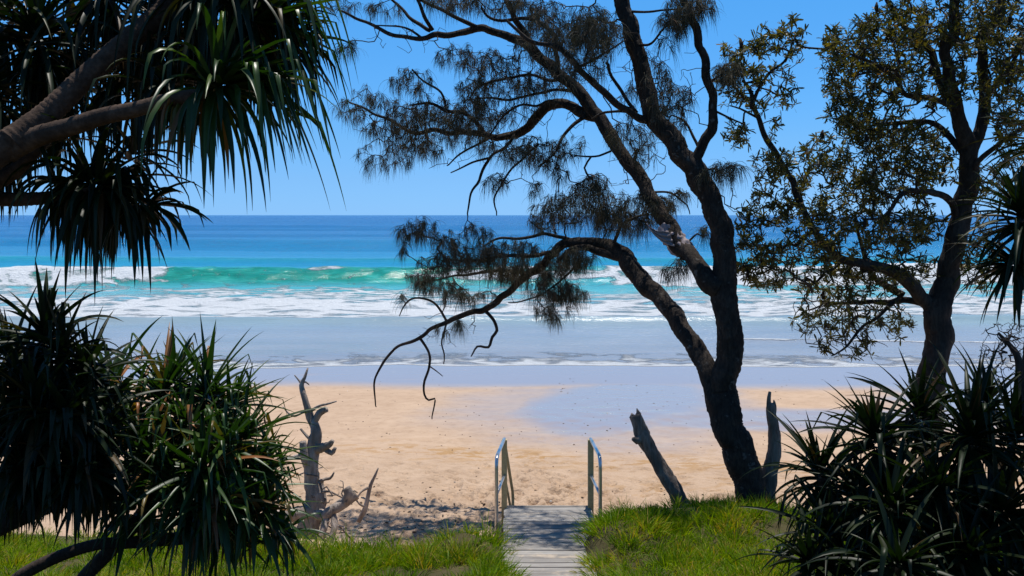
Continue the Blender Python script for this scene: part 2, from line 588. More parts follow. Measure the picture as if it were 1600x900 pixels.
# trodden sand: footprints spreading from the steps
fr = random.Random(5)
steps = []
for k in range(26):
    fx, fy = 0.44 + fr.gauss(0, 0.25), 11.9
    a = fr.gauss(0, 0.75)
    for q in range(fr.randint(6, 16)):
        a += fr.gauss(0, 0.12)
        fx += math.sin(a) * 0.33; fy += math.cos(a) * 0.33
        sgn = 0.09 if q % 2 else -0.09
        steps.append((fx + math.cos(a) * sgn, fy - math.sin(a) * sgn, a))
for k in range(420):
    steps.append((fr.gauss(0, 3.2), 11.4 + abs(fr.gauss(0, 2.6)), fr.uniform(0, 6.28)))
for fx, fy, a in steps:
    i0, i1 = np.searchsorted(gx, [fx - 0.32, fx + 0.32]); j0, j1 = np.searchsorted(gy, [fy - 0.32, fy + 0.32])
    if i1 - i0 < 3 or j1 - j0 < 3 or fy < 11.4: continue
    dx_, dy_ = X[j0:j1, i0:i1] - fx, Y[j0:j1, i0:i1] - fy
    al = dx_ * math.sin(a) + dy_ * math.cos(a); ac = dx_ * math.cos(a) - dy_ * math.sin(a)
    r_ = np.sqrt((al / 0.15) ** 2 + (ac / 0.075) ** 2)
    dep = (0.035 if fy > 13.2 else 0.02) * (1 - 0.7 * min(1, max(0, (fy - 15) / 4)))
    Z[j0:j1, i0:i1] += -dep * np.exp(-r_ ** 4) + dep * 0.45 * np.exp(-((r_ - 1.35) / 0.35) ** 2)
nzz = (fbm(X * 0.35, Y * 0.5, 21) - 0.5)
wet = sstep(25.4, 27.5, Y + nzz * 1.3 + 0.5 * np.sin(X * 0.12))
nbig = fbm(X * 0.55 + 4, Y * 0.22, 27, 5) - 0.5
tongue = sstep(1.35, 0.6, np.sqrt(((X - 2.6 - 0.35 * (Y - 23)) / 2.6) ** 2 + ((Y - 23.8) / 5.0) ** 2) + nzz * 0.4 + nbig * 0.9)
band = sstep(1.3, 0.5, np.abs(Y - 20.9 + nzz * 1.2) / 1.5) * sstep(1.0, 3.5, X) * 0.85
right = sstep(9.2, 11.5, X + nzz * 3) * sstep(17.5, 20, Y)
halo = 0.45 * sstep(1.5, 0.8, np.sqrt(((X - 2.2) / 3.3) ** 2 + ((Y - 23.0) / 4.8) ** 2) + nzz * 0.8)
wet = np.clip(np.maximum.reduce([wet, tongue, band, right, halo]), 0, 1)
wrack = np.exp(-((Y - 16.6 + 0.12 * X + (fbm(X * 0.3, Y * 0.1, 44) - 0.5) * 3) / 0.8) ** 2) * sstep(-5, -2, X) + 0.55 * np.exp(-((Y - 14.6 - (fbm(X * 0.4, Y * 0.1, 45) - 0.5) * 2) / 0.6) ** 2) * sstep(0.0, 1.5, X)
litter = np.exp(-((Y - 12.1) / 0.75) ** 2) * sstep(-4, -2.5, X) * 0.9 * sstep(3, 1, X) + np.exp(-((X + 2.0) / 0.9) ** 2 - ((Y - 11.6) / 0.9) ** 2)
soil = sstep(10.75, 10.35, Y + (fbm(X * 1.1, Y * 1.1, 61) - 0.5) * 0.8 - 0.5 * np.exp(-((X - 2.5) / 1.3) ** 2) + 1.15 * sstep(0.1, -0.3, X) * sstep(-3.2, -2.2, X) + 0.3 * sstep(-2, -3, X))
churn = sstep(19.5, 15, Y + nzz * 3) * 0.9 + 0.1
ground = np_mesh('beach', np.stack([X, Y, Z], -1).reshape(-1, 3), grid_faces(len(gy), len(gx)), M['ground'], smooth=True,
                 attrs={'wet': wet.ravel(), 'wrack': np.clip(wrack, 0, 1).ravel(), 'litter': np.clip(litter, 0, 1).ravel(), 'soil': soil.ravel(), 'churn': churn.ravel()})
tag(ground, 'pale tan beach sand rising to a grassy dune', 'beach', kind='structure')

# ------------------------------------------------------------------ the sea
ys = [0.0]
y = 30.0
rows = []
while y < 46: rows.append(y); y += 0.14
while y < 95: rows.append(y); y += 0.2
st = 0.22
while y < 30000:
    rows.append(y); st *= 1.045; y += st
rows = np.array(rows)
ss = np.linspace(-1.15, 1.15, 620)
S, Yg = np.meshgrid(ss, rows)
Xs = S * (Yg + 12)
edge = 30.6 + 0.55 * np.sin(Xs * 0.11 + 0.6) + 0.35 * np.sin(Xs * 0.29 + 2) + (fbm(Xs * 0.5, Xs * 0 + 3.3, 12) - 0.5) * 1.1 - 0.02 * Xs
Ys = Yg + (edge - 30.0) * np.clip(1 - (Yg - 30.0) / 12.0, 0, 1)
n_lo = fbm(Xs * 0.04, Ys * 0.06, 31)
n_md = fbm(Xs * 0.25, Ys * 0.4, 32)
yb = 67.0 + 2.2 * (fbm(Xs * 0.03, Xs * 0 + 1.5, 14) - 0.5) * 2 + 0.03 * Xs
p = Ys - yb
A = 0.82 + 0.36 * fbm(Xs * 0.05, Xs * 0 + 7.5, 15)
prof = np.where(p > 0, np.exp(-(p / 7.0) ** 2), np.exp(-(np.abs(p) / 2.1) ** 1.8))
zs = 1.42 * A * prof
yb2 = 97 + 6 * (fbm(Xs * 0.02, Xs * 0 + 4.5, 17) - 0.5)
p2 = Ys - yb2
zs += 0.75 * np.where(p2 > 0, np.exp(-(p2 / 9) ** 2), np.exp(-(p2 / 4.5) ** 2)) * (0.6 + 0.6 * fbm(Xs * 0.03, Xs * 0 + 2.5, 18))
far = sstep(108, 135, Ys)
sw = np.sin(Ys * 0.19 + 5 * (fbm(Xs * 0.006, Ys * 0.01, 19) - 0.5) * 2) * 0.38 + np.sin(Ys * 0.075 + 1.2 + 6 * (fbm(Xs * 0.003, Ys * 0.005, 20) - 0.5)) * 0.45
zs += far * sw * np.exp(-Ys / 2500)
yf = 43.8 + 1.0 * (fbm(Xs * 0.08, Xs * 0 + 9.5, 22) - 0.5) * 2 + 0.25 * np.sin(Xs * 0.35)
pf = Ys - yf
zs += 0.24 * np.where(pf > 0, np.exp(-pf / 5.5), np.exp(-(pf / 0.35) ** 2)) * (0.7 + 0.6 * n_md)
zs += (n_md - 0.5) * 0.34 * sstep(43, 47, Ys) * sstep(66, 60, Ys)
ridge = 52.5 + 2 * (fbm(Xs * 0.06, Xs * 0 + 11.5, 23) - 0.5)
zs += 0.2 * np.exp(-((Ys - ridge) / 1.2) ** 2)
zs += (fbm(Xs * 0.8, Ys * 1.4, 37, 3) - 0.5) * 0.05 * sstep(33, 40, Ys) * sstep(200, 90, Ys)
bed = np.interp(Ys, PY, PZ)
zs += 0.006 + 0.035 * sstep(0, 2.5, Ys - edge) * sstep(41, 34, Ys)
zs += 0.3 * (fbm(Xs * 0.9, Ys * 1.6, 91, 4) - 0.5) * sstep(-3.5, -1.5, p) * sstep(2.5, 0.5, p) + 0.12 * (fbm(Xs * 0.5, Ys * 2.2, 92, 3) - 0.5) * sstep(-4.5, -3, p) * sstep(1, -1, p)
yl = 36.4 + 0.6 * np.sin(Xs * 0.2) + 0.5 * (fbm(Xs * 0.3, Xs * 0 + 1.1, 41) - 0.5)
zs += 0.09 * np.exp(-np.abs(Ys - yl) / 0.4) * sstep(6, 11, Xs)
zs = np.maximum(zs, bed + 0.006)
shore = sstep(0.0, 3.0, Ys - edge)
zs = (bed + 0.005) * (1 - shore) + zs * shore
# foam density
foam = np.zeros_like(zs)
patch = fbm(Xs * 0.12, Ys * 0.22, 55)
foam = np.maximum(foam, sstep(-0.15, 0.25, pf) * np.exp(-np.clip(pf, 0, None) / 2.2) * 0.74)
foam = np.maximum(foam, sstep(-0.1, 1.0, pf) * sstep(65.5, 61, Ys) * (0.43 + 0.2 * sstep(60, 47, Ys) + 0.55 * (patch - 0.42) + 0.25 * (fbm(Xs * 0.5, Ys * 1.1, 94) - 0.5)))
foam = np.maximum(foam, 0.62 * np.exp(-((Ys - ridge + 0.5) / 0.9) ** 2) * (0.7 + 0.6 * (n_md - 0.3)))
lefty = sstep(-22.5, -26, Xs + 6 * (fbm(Xs * 0.3, Ys * 0.5, 95) - 0.5) - 0.8 * p)
righty = sstep(5.0, 8.5, Xs)
mid = sstep(-9.5, -6, Xs)
br = np.exp(-np.clip(p - 0.3, 0, None) / 0.7) * sstep(-4.2, -2.2, p)
foam = np.maximum(foam, br * np.maximum(lefty, righty) * (0.5 + 0.5 * fbm(Xs * 0.35, Ys * 0.5, 93)))
foam = np.maximum(foam, np.exp(-((p + 1.4) / 0.8) ** 2) * mid * (0.55 + 0.5 * (fbm(Xs * 0.3, Ys * 0.5, 71) - 0.3)))
foam = np.maximum(foam, np.exp(-((p + 0.3) / 0.45) ** 2) * 0.6 * sstep(0.42, 0.6, fbm(Xs * 0.15, Xs * 0 + 3, 72)))
foam = np.maximum(foam, sstep(62, 64.5, Ys) * sstep(-1.6, -3.0, p) * 0.5)
foam = np.maximum(foam, np.exp(-((Ys - edge - 0.05) / (0.2 + 0.45 * fbm(Xs * 0.6, Xs * 0 + 2, 99))) ** 2) * 0.92)
foam = np.maximum(foam, sstep(4.5, 0.3, Ys - edge) * (0.34 + 0.45 * fbm(Xs * 1.4, Ys * 2.4, 98)))
foam = np.maximum(foam, np.exp(-np.abs(Ys - yl) / 0.28) * 0.85 * sstep(7, 11, Xs))
foam = np.maximum(foam, np.exp(-((Ys - 225) / 7.0) ** 2) * sstep(85, 96, Xs) * sstep(118, 106, Xs) * 0.85)
foam = np.maximum(foam, np.exp(-((Ys - 185) / 2.5) ** 2) * 0.5 * sstep(0.5, 0.62, fbm(Xs * 0.06, Ys * 0.02, 73)) * sstep(5, 20, Xs))
face = sstep(-3.6, -1.6, p) * sstep(0.6, -0.3, p) * np.maximum(0.35, sstep(8, -4, Xs))
face = np.maximum(face, 0.35 * sstep(-5, -2, p2) * sstep(1, -0.5, p2))
gloss = 0.5 - 0.36 * sstep(55, 130, Ys)
chop = 0.34 + 0.05 * sstep(40, 60, Ys) + 1.6 * sstep(66, 200, Ys)
sea = np_mesh('sea', np.stack([Xs, Ys, zs], -1).reshape(-1, 3), grid_faces(len(rows), len(ss)), M['sea'], smooth=True,
              attrs={'foam': np.clip(foam, 0, 1).ravel(), 'face': face.ravel(), 'gloss': gloss.ravel(), 'chop': chop.ravel()})
tag(sea, 'blue sea with a green breaking wave and white surf', 'sea', kind='structure')


# ------------------------------------------------------------------ growing twigs and foliage
def sample_blobs(blobs):
    """blobs (u, v, ru, rv, depth, depth_spread, count) -> points inside ellipsoids"""
    out = []
    for u, v, ru, rv, d, ds, n in blobs:
        for _ in range(int(n)):
            while True:
                a, b, c = rnd.uniform(-1, 1), rnd.uniform(-1, 1), rnd.uniform(-1, 1)
                if a * a + b * b + c * c <= 1: break
            out.append(P(u + a * ru, v + b * rv, d + c * ds))
    return out


def grow(nodes, nrad, targets, r0, sag=0.05, jit=0.06, expo=0.42, maxr=0.03):
    """join every target to the nearest point of the growing tree; returns chains (points, radii)"""
    cap = len(nodes) + len(targets) * 5 + 5
    arr = np.zeros((cap, 3)); n = len(nodes)
    arr[:n] = np.array([tuple(q) for q in nodes])
    par = [-1] * n
    base = np.array([tuple(q) for q in targets])
    d0 = np.array([np.min(((arr[:n] - q) ** 2).sum(1)) for q in base])
    chains = []
    for k in np.argsort(d0):
        q = base[k]
        i = int(np.argmin(((arr[:n] - q) ** 2).sum(1)))
        a = Vector(arr[i]); b = Vector(q)
        L = (b - a).length
        m = 2 if L < 0.25 else (3 if L < 0.6 else 4)
        ids = [i]
        bend = Vector((rnd.gauss(0, 1), rnd.gauss(0, 1), rnd.gauss(0, 0.6))) * jit * L
        prev = i
        for j in range(1, m + 1):
            t = j / m
            c = a.lerp(b, t) + bend * math.sin(t * 3.14) + Vector((rnd.gauss(0, 1), rnd.gauss(0, 1), rnd.gauss(0, 1))) * (0.035 * L if j < m else 0)
            c.z -= sag * L * math.sin(t * 3.14)
            arr[n] = c; par.append(prev); ids.append(n); prev = n; n += 1
        chains.append(ids)
    cnt = np.ones(n)
    leafn = np.zeros(n); 
    for ch in chains: leafn[ch[-1]] += 1
    for j in range(n - 1, -1, -1):
        if par[j] >= 0: leafn[par[j]] += leafn[j]
    out = []
    for ch in chains:
        rs = [min(maxr, r0 * max(1, leafn[ch[1]]) ** expo)] + [min(maxr, r0 * max(1, leafn[j]) ** expo) for j in ch[1:]]
        out.append(([Vector(arr[j]) for j in ch], rs))
    return out


def twig_mesh(name, chains, mat, parent, sides=5):
    mb = MB()
    for pts, rs in chains:
        pp, rr = catmull(pts, rs, 0.07)
        tube(mb, pp, rr, sides, cap=False)
    return mb.build(name, mat, parent)


def strips(starts, dirs, lens, widths, droop, segs, rnds, sidev=None, blunt=False):
    """many drooping ribbons at once; arrays -> verts, quads, per-vertex values"""
    n = len(starts)
    p = np.array(starts, float); d = np.array(dirs, float)
    d /= np.linalg.norm(d, axis=1)[:, None] + 1e-9
    L = np.asarray(lens)[:, None]; W = np.asarray(widths)[:, None]
    if sidev is None:
        sidev = rng.normal(size=(n, 3))
    out = []
    g = np.array([0, 0, -1.0])
    for s in range(segs + 1):
        t = s / segs
        side = np.cross(d, sidev)
        side /= np.linalg.norm(side, axis=1)[:, None] + 1e-9
        wid = W * (0.25 + 0.75 * math.sin(min(1.0, t / 0.72) * 1.57)) * (1.0 if t < 0.9 else 0.55) * 0.5 if blunt else W * (1 - t ** 2 * 0.85) * 0.5
        out.append(p - side * wid); out.append(p + side * wid)
        p = p + d * L / segs
        d = d + g * (np.asarray(droop)[:, None]) / segs * (0.6 + t)
        d /= np.linalg.norm(d, axis=1)[:, None] + 1e-9
    V = np.stack(out, 1)               # n, 2(segs+1), 3
    k = 2 * (segs + 1)
    f = []
    for s in range(segs):
        f.append([2 * s, 2 * s + 1, 2 * s + 3, 2 * s + 2])
    f = np.array(f)[None] + (np.arange(n) * k)[:, None, None]
    return V.reshape(-1, 3), f.reshape(-1, 4), np.repeat(np.asarray(rnds), k)


def needle_clumps(tops, per, lmin, lmax, wid=0.0035, val=(0, 0.9)):
    S, D, L, W, DR, RV = [], [], [], [], [], []
    for q in tops:
        n = int(per * rnd.uniform(0.55, 1.35))
        Lc = rnd.uniform(lmin, lmax)
        v0 = rnd.uniform(*val)
        lean = Vector((rnd.gauss(0, 0.5), rnd.gauss(0, 0.5), 0))
        for _ in range(n):
            S.append((q.x + rnd.gauss(0, 0.014), q.y + rnd.gauss(0, 0.014), q.z + rnd.gauss(0, 0.02)))
            D.append((rnd.gauss(0, 0.26) + lean.x * 0.45, rnd.gauss(0, 0.26) + lean.y * 0.45, rnd.uniform(-1.0, 0.1)))
            L.append(Lc * rnd.uniform(0.45, 1.1)); W.append(wid * rnd.uniform(0.7, 1.3))
            DR.append(rnd.uniform(1.5, 4.5)); RV.append(min(1, max(0, v0 + rnd.gauss(0, 0.08))))
    return strips(S, D, L, W, DR, 5, RV)


def whorls(tops, nl, lmin, lmax, wid, segs=3, up=0.3):
    S, D, L, W, DR, RV = [], [], [], [], [], []
    for q in tops:
        ax = Vector((rnd.gauss(0, 0.7), rnd.gauss(0, 0.7), rnd.uniform(0.1, 1.0))).normalized()
        v0 = rnd.random() ** 1.3 * 0.85
        for _ in range(int(nl * rnd.uniform(0.6, 1.3))):
            dd = (ax * rnd.uniform(-0.3, 0.9) + Vector((rnd.gauss(0, 1), rnd.gauss(0, 1), rnd.gauss(0, 1))).normalized() * 0.95)
            S.append(tuple(q + ax * rnd.uniform(-0.05, 0.03))); D.append(tuple(dd))
            sz = rnd.uniform(0.6, 1.25)
            L.append(rnd.uniform(lmin, lmax) * sz); W.append(wid * rnd.uniform(0.6, 1.2) * sz); DR.append(rnd.uniform(0.1, 0.9))
            RV.append(min(1, max(0, v0 + rnd.gauss(0, 0.07) + (0.25 if rnd.random() < 0.04 else 0))))
    return strips(S, D, L, W, DR, segs, RV, blunt=True)


# ------------------------------------------------------------------ the she-oak in the middle
oak = empty('she_oak_tree', P(1190, 830, 10.7))
tag(oak, 'tall she-oak with leaning dark trunks and drooping needles, rooted right of the boardwalk', 'tree')


def lim(name, data, mat, parent, sides=10, rough=0.1, step=0.05, nodes=None, nrad=None):
    mb = MB()
    pts, rad = trace(data, step)
    kx, kz = rnd.uniform(0, 50), rnd.uniform(0, 50)
    for i in range(1, len(pts) - 1):
        am = min(rad[i] * 0.55 + 0.012, 0.04) * min(1, i / 4)
        pts[i] = pts[i] + Vector(((vnoise(np.array(i * step * 5.0 + kx), np.array(1.5), 3) - .5) * 2 * am, 0, (vnoise(np.array(i * step * 5.0 + kz), np.array(7.5), 4) - .5) * 2 * am))
    tube(mb, pts, rad, sides, rough)
    if nodes is not None:
        for i in range(0, len(pts), 3):
            nodes.append(pts[i]); nrad.append(rad[i])
    return mb.build(name, mat, parent)


on, onr = [], []
lim('trunk', [(1206, 860, 10.65, 36), (1192, 822, 10.65, 30), (1177, 772, 10.7, 25.5), (1153, 705, 10.8, 24.5), (1133, 650, 10.9, 25), (1126, 615, 11, 25), (1133, 588, 11, 22),
              (1144, 560, 11, 20), (1141, 515, 11, 19.5), (1130, 465, 11.05, 20), (1131, 400, 11.1, 18), (1119, 338, 11.1, 17), (1090, 270, 11.2, 17.5),
              (1055, 228, 11.25, 15.5), (1025, 190, 11.3, 14.5), (1008, 130, 11.4, 13.5), (992, 65, 11.5, 13), (972, 0, 11.6, 12), (950, -80, 11.7, 10), (930, -180, 11.8, 6), (915, -260, 11.9, 2)],
    M['she_oak_bark'], oak, 22, 0.085, 0.022, on, onr)
limbs = [
    # second stem, up right of the first
    [(1084, 258, 11.2, 9), (1100, 228, 11.15, 8), (1112, 195, 11.1, 7.5), (1112, 160, 11.1, 6.8), (1104, 113, 11.05, 6.6), (1092, 64, 11, 6.5), (1076, 18, 11, 6), (1056, -30, 11, 5), (1040, -100, 11, 2)],
    # from the fork, leftwards and up
    [(1013, 188, 11.3, 7), (995, 183, 11.2, 6), (966, 162, 11.1, 5.5), (934, 133, 11, 5.2), (900, 101, 10.9, 5), (884, 84, 10.9, 4.5), (866, 71, 10.9, 4), (824, 62, 10.9, 3), (790, 30, 10.9, 2)],
    # long middle limb
    [(1122, 450, 11.05, 17), (1102, 434, 11.1, 15), (1082, 407, 11.3, 13), (1064, 389, 11.5, 12.5), (1051, 360, 11.7, 12), (1033, 334, 11.9, 11.5), (1015, 303, 12.1, 11.5), (976, 242, 12.4, 11),
     (950, 204, 12.6, 10.5), (927, 174, 12.7, 10.5), (901, 140, 12.8, 9.5), (870, 112, 12.9, 9), (848, 94, 13, 8), (825, 74, 13.1, 7.5), (795, 57, 13.2, 6.5), (746, 43, 13.3, 5.6), (712, 55, 13.4, 5),
     (685, 53, 13.4, 4.8), (663, 61, 13.4, 3.8), (625, 57, 13.5, 3.2), (594, 45, 13.5, 2.8), (568, 33, 13.6, 2.4), (545, 22, 13.6, 2), (528, 15, 13.6, 1.2)],
    # curling limb to the left
    [(930, 180, 12.7, 10), (912, 176, 12.8, 8.5), (893, 168, 12.9, 8), (870, 160, 13, 8), (851, 167, 13.1, 8), (836, 188, 13.2, 8), (817, 204, 13.3, 6.8), (795, 212, 13.4, 6), (776, 215, 13.4, 5.3),
     (746, 208, 13.5, 4.5), (708, 208, 13.6, 4), (678, 202, 13.6, 3.6), (647, 208, 13.7, 3), (613, 189, 13.8, 2.4), (576, 174, 13.9, 1.8), (545, 159, 13.9, 1.1)],
    # low limb over the beach
    [(1124, 640, 10.95, 18), (1113, 600, 11.05, 16), (1098, 563, 11.2, 15), (1082, 532, 11.4, 14.5), (1055, 494, 11.7, 14), (1029, 467, 12, 14), (1002, 437, 12.3, 14.5), (983, 411, 12.5, 15), (972, 396, 12.6, 12.5), (953, 383, 12.8, 10),
     (930, 377, 13, 9), (900, 378, 13.2, 8), (878, 384, 13.4, 7), (859, 399, 13.5, 6.6), (847, 414, 13.6, 6.4), (825, 430, 13.7, 6), (802, 449, 13.8, 5.6), (775, 471, 13.9, 5), (757, 484, 13.9, 5), (741, 484, 13.9, 4.4),
     (719, 494, 13.9, 4), (696, 505, 14, 3.6), (673, 515, 14, 3), (647, 532, 14, 2.6), (620, 543, 14, 2.2), (598, 569, 14, 1.9), (585, 596, 14, 1.6), (588, 636, 14, 0.8)],
]
for L_ in limbs:
    lim('limb', L_, M['she_oak_bark'], oak, 14, 0.09, 0.03, on, onr)
thin = [
    [(746, 43, 13.3, 3.8), (712, 26, 13.2, 3.2), (681, 11, 13.1, 2.8), (651, -3, 13, 2.4), (600, -30, 13, 1)],
    [(676, 47, 13.4, 3.4), (662, 23, 13.3, 3), (650, -5, 13.3, 2.6), (640, -40, 13.3, 1)],
    [(672, 48, 13.4, 3.2), (644, 32, 13.5, 2.8), (628, 14, 13.6, 2.4), (608, -5, 13.6, 2), (590, -30, 13.6, 1)],
    [(660, 60, 13.4, 2), (640, 46, 13.5, 1.8), (615, 40, 13.5, 1.4), (580, 38, 13.5, 0.8)],
    [(846, 92, 13, 6), (825, 60, 12.9, 5.2), (802, 22, 12.8, 4.6), (785, -10, 12.7, 4), (760, -60, 12.6, 2)],
    [(872, 110, 12.9, 4.5), (868, 68, 12.7, 3.8), (862, 52, 12.6, 3.6), (848, 38, 12.5, 3.4), (821, 28, 12.4, 3), (787, 32, 12.4, 2.6), (764, 25, 12.4, 2.2), (752, 8, 12.4, 1.5)],
    [(755, 207, 13.5, 4), (749, 197, 13.4, 3.4), (727, 178, 13.3, 3), (697, 173, 13.2, 2.8), (666, 161, 13.2, 2.2), (640, 164, 13.2, 1.3)],
    [(697, 173, 13.2, 2.2), (689, 144, 13.1, 1.8), (663, 128, 13.1, 1.6), (644, 108, 13.1, 1)],
    [(880, 122, 12.9, 3), (859, 125, 12.8, 2.6), (829, 117, 12.7, 2.2), (802, 121, 12.6, 2.2), (765, 129, 12.6, 2), (742, 141, 12.5, 1.8), (732, 158, 12.5, 1)],
    [(900, 142, 12.8, 3), (867, 140, 12.9, 2.4), (840, 147, 13, 2.1), (802, 155, 13, 2), (765, 153, 13.1, 1.7), (735, 156, 13.1, 1)],
    [(885, 168, 12.9, 3), (860, 158, 12.8, 2.3), (840, 166, 12.8, 2), (810, 164, 12.7, 1.9), (783, 185, 12.7, 1.8), (765, 212, 12.7, 1.2)],
    [(805, 210, 13.3, 2.8), (787, 230, 13.3, 2.5), (765, 246, 13.3, 2.4), (749, 280, 13.3, 2.2), (735, 302, 13.3, 1.8), (731, 338, 13.3, 1)],
    [(768, 214, 13.4, 2.2), (742, 229, 13.3, 1.8), (719, 242, 13.3, 1.6), (698, 259, 13.3, 0.9)],
    [(763, 247, 13.3, 2), (734, 255, 13.4, 1.6), (704, 270, 13.4, 0.9)],
    [(914, 182, 12.7, 3.4), (886, 204, 12.5, 2.6), (874, 227, 12.4, 2.2), (863, 243, 12.4, 1.4), (840, 262, 12.4, 1)],
    [(842, 225, 12.5, 2), (800, 262, 12.6, 1.8), (780, 295, 12.7, 1.6), (772, 317, 12.7, 1.4), (776, 337, 12.7, 0.9)],
    [(955, 236, 12.5, 1.8), (923, 244, 12.6, 1.5), (893, 242, 12.6, 1)],
    [(995, 176, 11.2, 3), (975, 148, 11.1, 2.8), (958, 120, 11, 2.6), (947, 97, 11, 2.6)],
    [(905, 104, 10.9, 2.6), (930, 92, 10.8, 2), (958, 74, 10.8, 1.6), (978, 62, 10.8, 1)],
    [(913, 96, 10.9, 2.2), (920, 70, 10.8, 1.8), (912, 50, 10.8, 1.4)],
    [(1010, 190, 11.3, 3.2), (985, 174, 11.6, 2.4), (945, 176, 11.8, 2), (925, 185, 12, 1.2)],
    [(656, 528, 14, 2.3), (670, 551, 14, 2), (670, 573, 14, 2), (662, 596, 14, 1.9), (664, 615, 14, 1.7), (670, 624, 14, 1.6), (679, 622, 14, 1.4), (675, 655, 14, 0.8)],
    [(671, 572, 14, 1.1), (682, 580, 13.9, 0.9), (692, 588, 13.9, 0.6)],
    [(758, 485, 13.9, 3), (772, 501, 13.8, 2.6), (775, 517, 13.8, 2.4), (768, 526, 13.8, 2.4), (764, 541, 13.8, 2.2), (745, 541, 13.8, 1.7), (736, 557, 13.8, 1)],
    [(698, 502, 14, 2), (681, 475, 14, 1.9), (662, 466, 14, 1.7), (643, 467, 14, 1.5), (630, 479, 14, 1.2), (624, 494, 14, 0.7)],
    [(697, 507, 14, 1.6), (690, 532, 13.9, 1.3), (694, 554, 13.9, 1.2), (693, 569, 13.9, 0.7)],
    [(884, 381, 13.4, 4), (862, 391, 13.2, 3.6), (836, 399, 13, 3.2), (787, 401, 12.9, 2.8), (764, 403, 12.9, 2.4), (720, 408, 12.9, 1.5), (690, 400, 12.9, 1)],
    [(900, 378, 13.2, 3.4), (878, 372, 13.3, 3), (847, 367, 13.4, 2.7), (809, 373, 13.5, 2.3), (783, 371, 13.5, 1.9), (755, 386, 13.5, 1.2)],
    [(828, 428, 13.7, 3.2), (787, 422, 13.9, 2.7), (749, 426, 14, 2.3), (707, 433, 14.1, 1.6), (670, 440, 14.1, 1)],
    [(978, 402, 12.5, 8), (949, 396, 12.7, 6.5), (919, 388, 13, 5.5), (893, 392, 13.1, 4), (870, 410, 13.1, 2.5)],
    [(905, 408, 13.2, 2), (885, 430, 13.3, 1.7), (840, 464, 13.4, 1.4), (794, 473, 13.4, 0.8)],
    [(958, 384, 12.7, 3.2), (968, 354, 12.6, 2.5), (995, 339, 12.5, 2), (1012, 335, 12.4, 1.2)],
    [(1098, 265, 11.2, 3), (1086, 215, 11.4, 2.2), (1070, 190, 11.5, 1.8), (1050, 180, 11.6, 1.2)],
    [(1111, 170, 11.1, 2), (1140, 185, 11, 1.6), (1165, 195, 11, 1)],
    [(1108, 130, 11.1, 2.2), (1128, 115, 11, 1.8), (1140, 105, 11, 1.2)],
    [(1000, 70, 11.4, 2.4), (1020, 68, 11.2, 2), (1040, 42, 11, 1.7), (1064, 30, 11, 1)],
    [(988, 18, 11.5, 2.2), (1020, 16, 11.3, 1.8), (1064, 14, 11.2, 1.2)],
    [(968, -5, 11.6, 6), (950, -12, 11.6, 5), (925, -20, 11.6, 4), (890, -40, 11.6, 2)],
    [(1018, 300, 12.1, 2), (1050, 302, 12, 1.6), (1075, 320, 12, 1.2), (1078, 335, 12, 0.7)],
    [(1066, 386, 11.5, 2), (1090, 365, 11.5, 1.5), (1100, 370, 11.5, 0.9)],
]
for T_ in thin:
    lim('branch', T_, M['she_oak_bark'], oak, 7, 0.06, 0.05, on, onr)

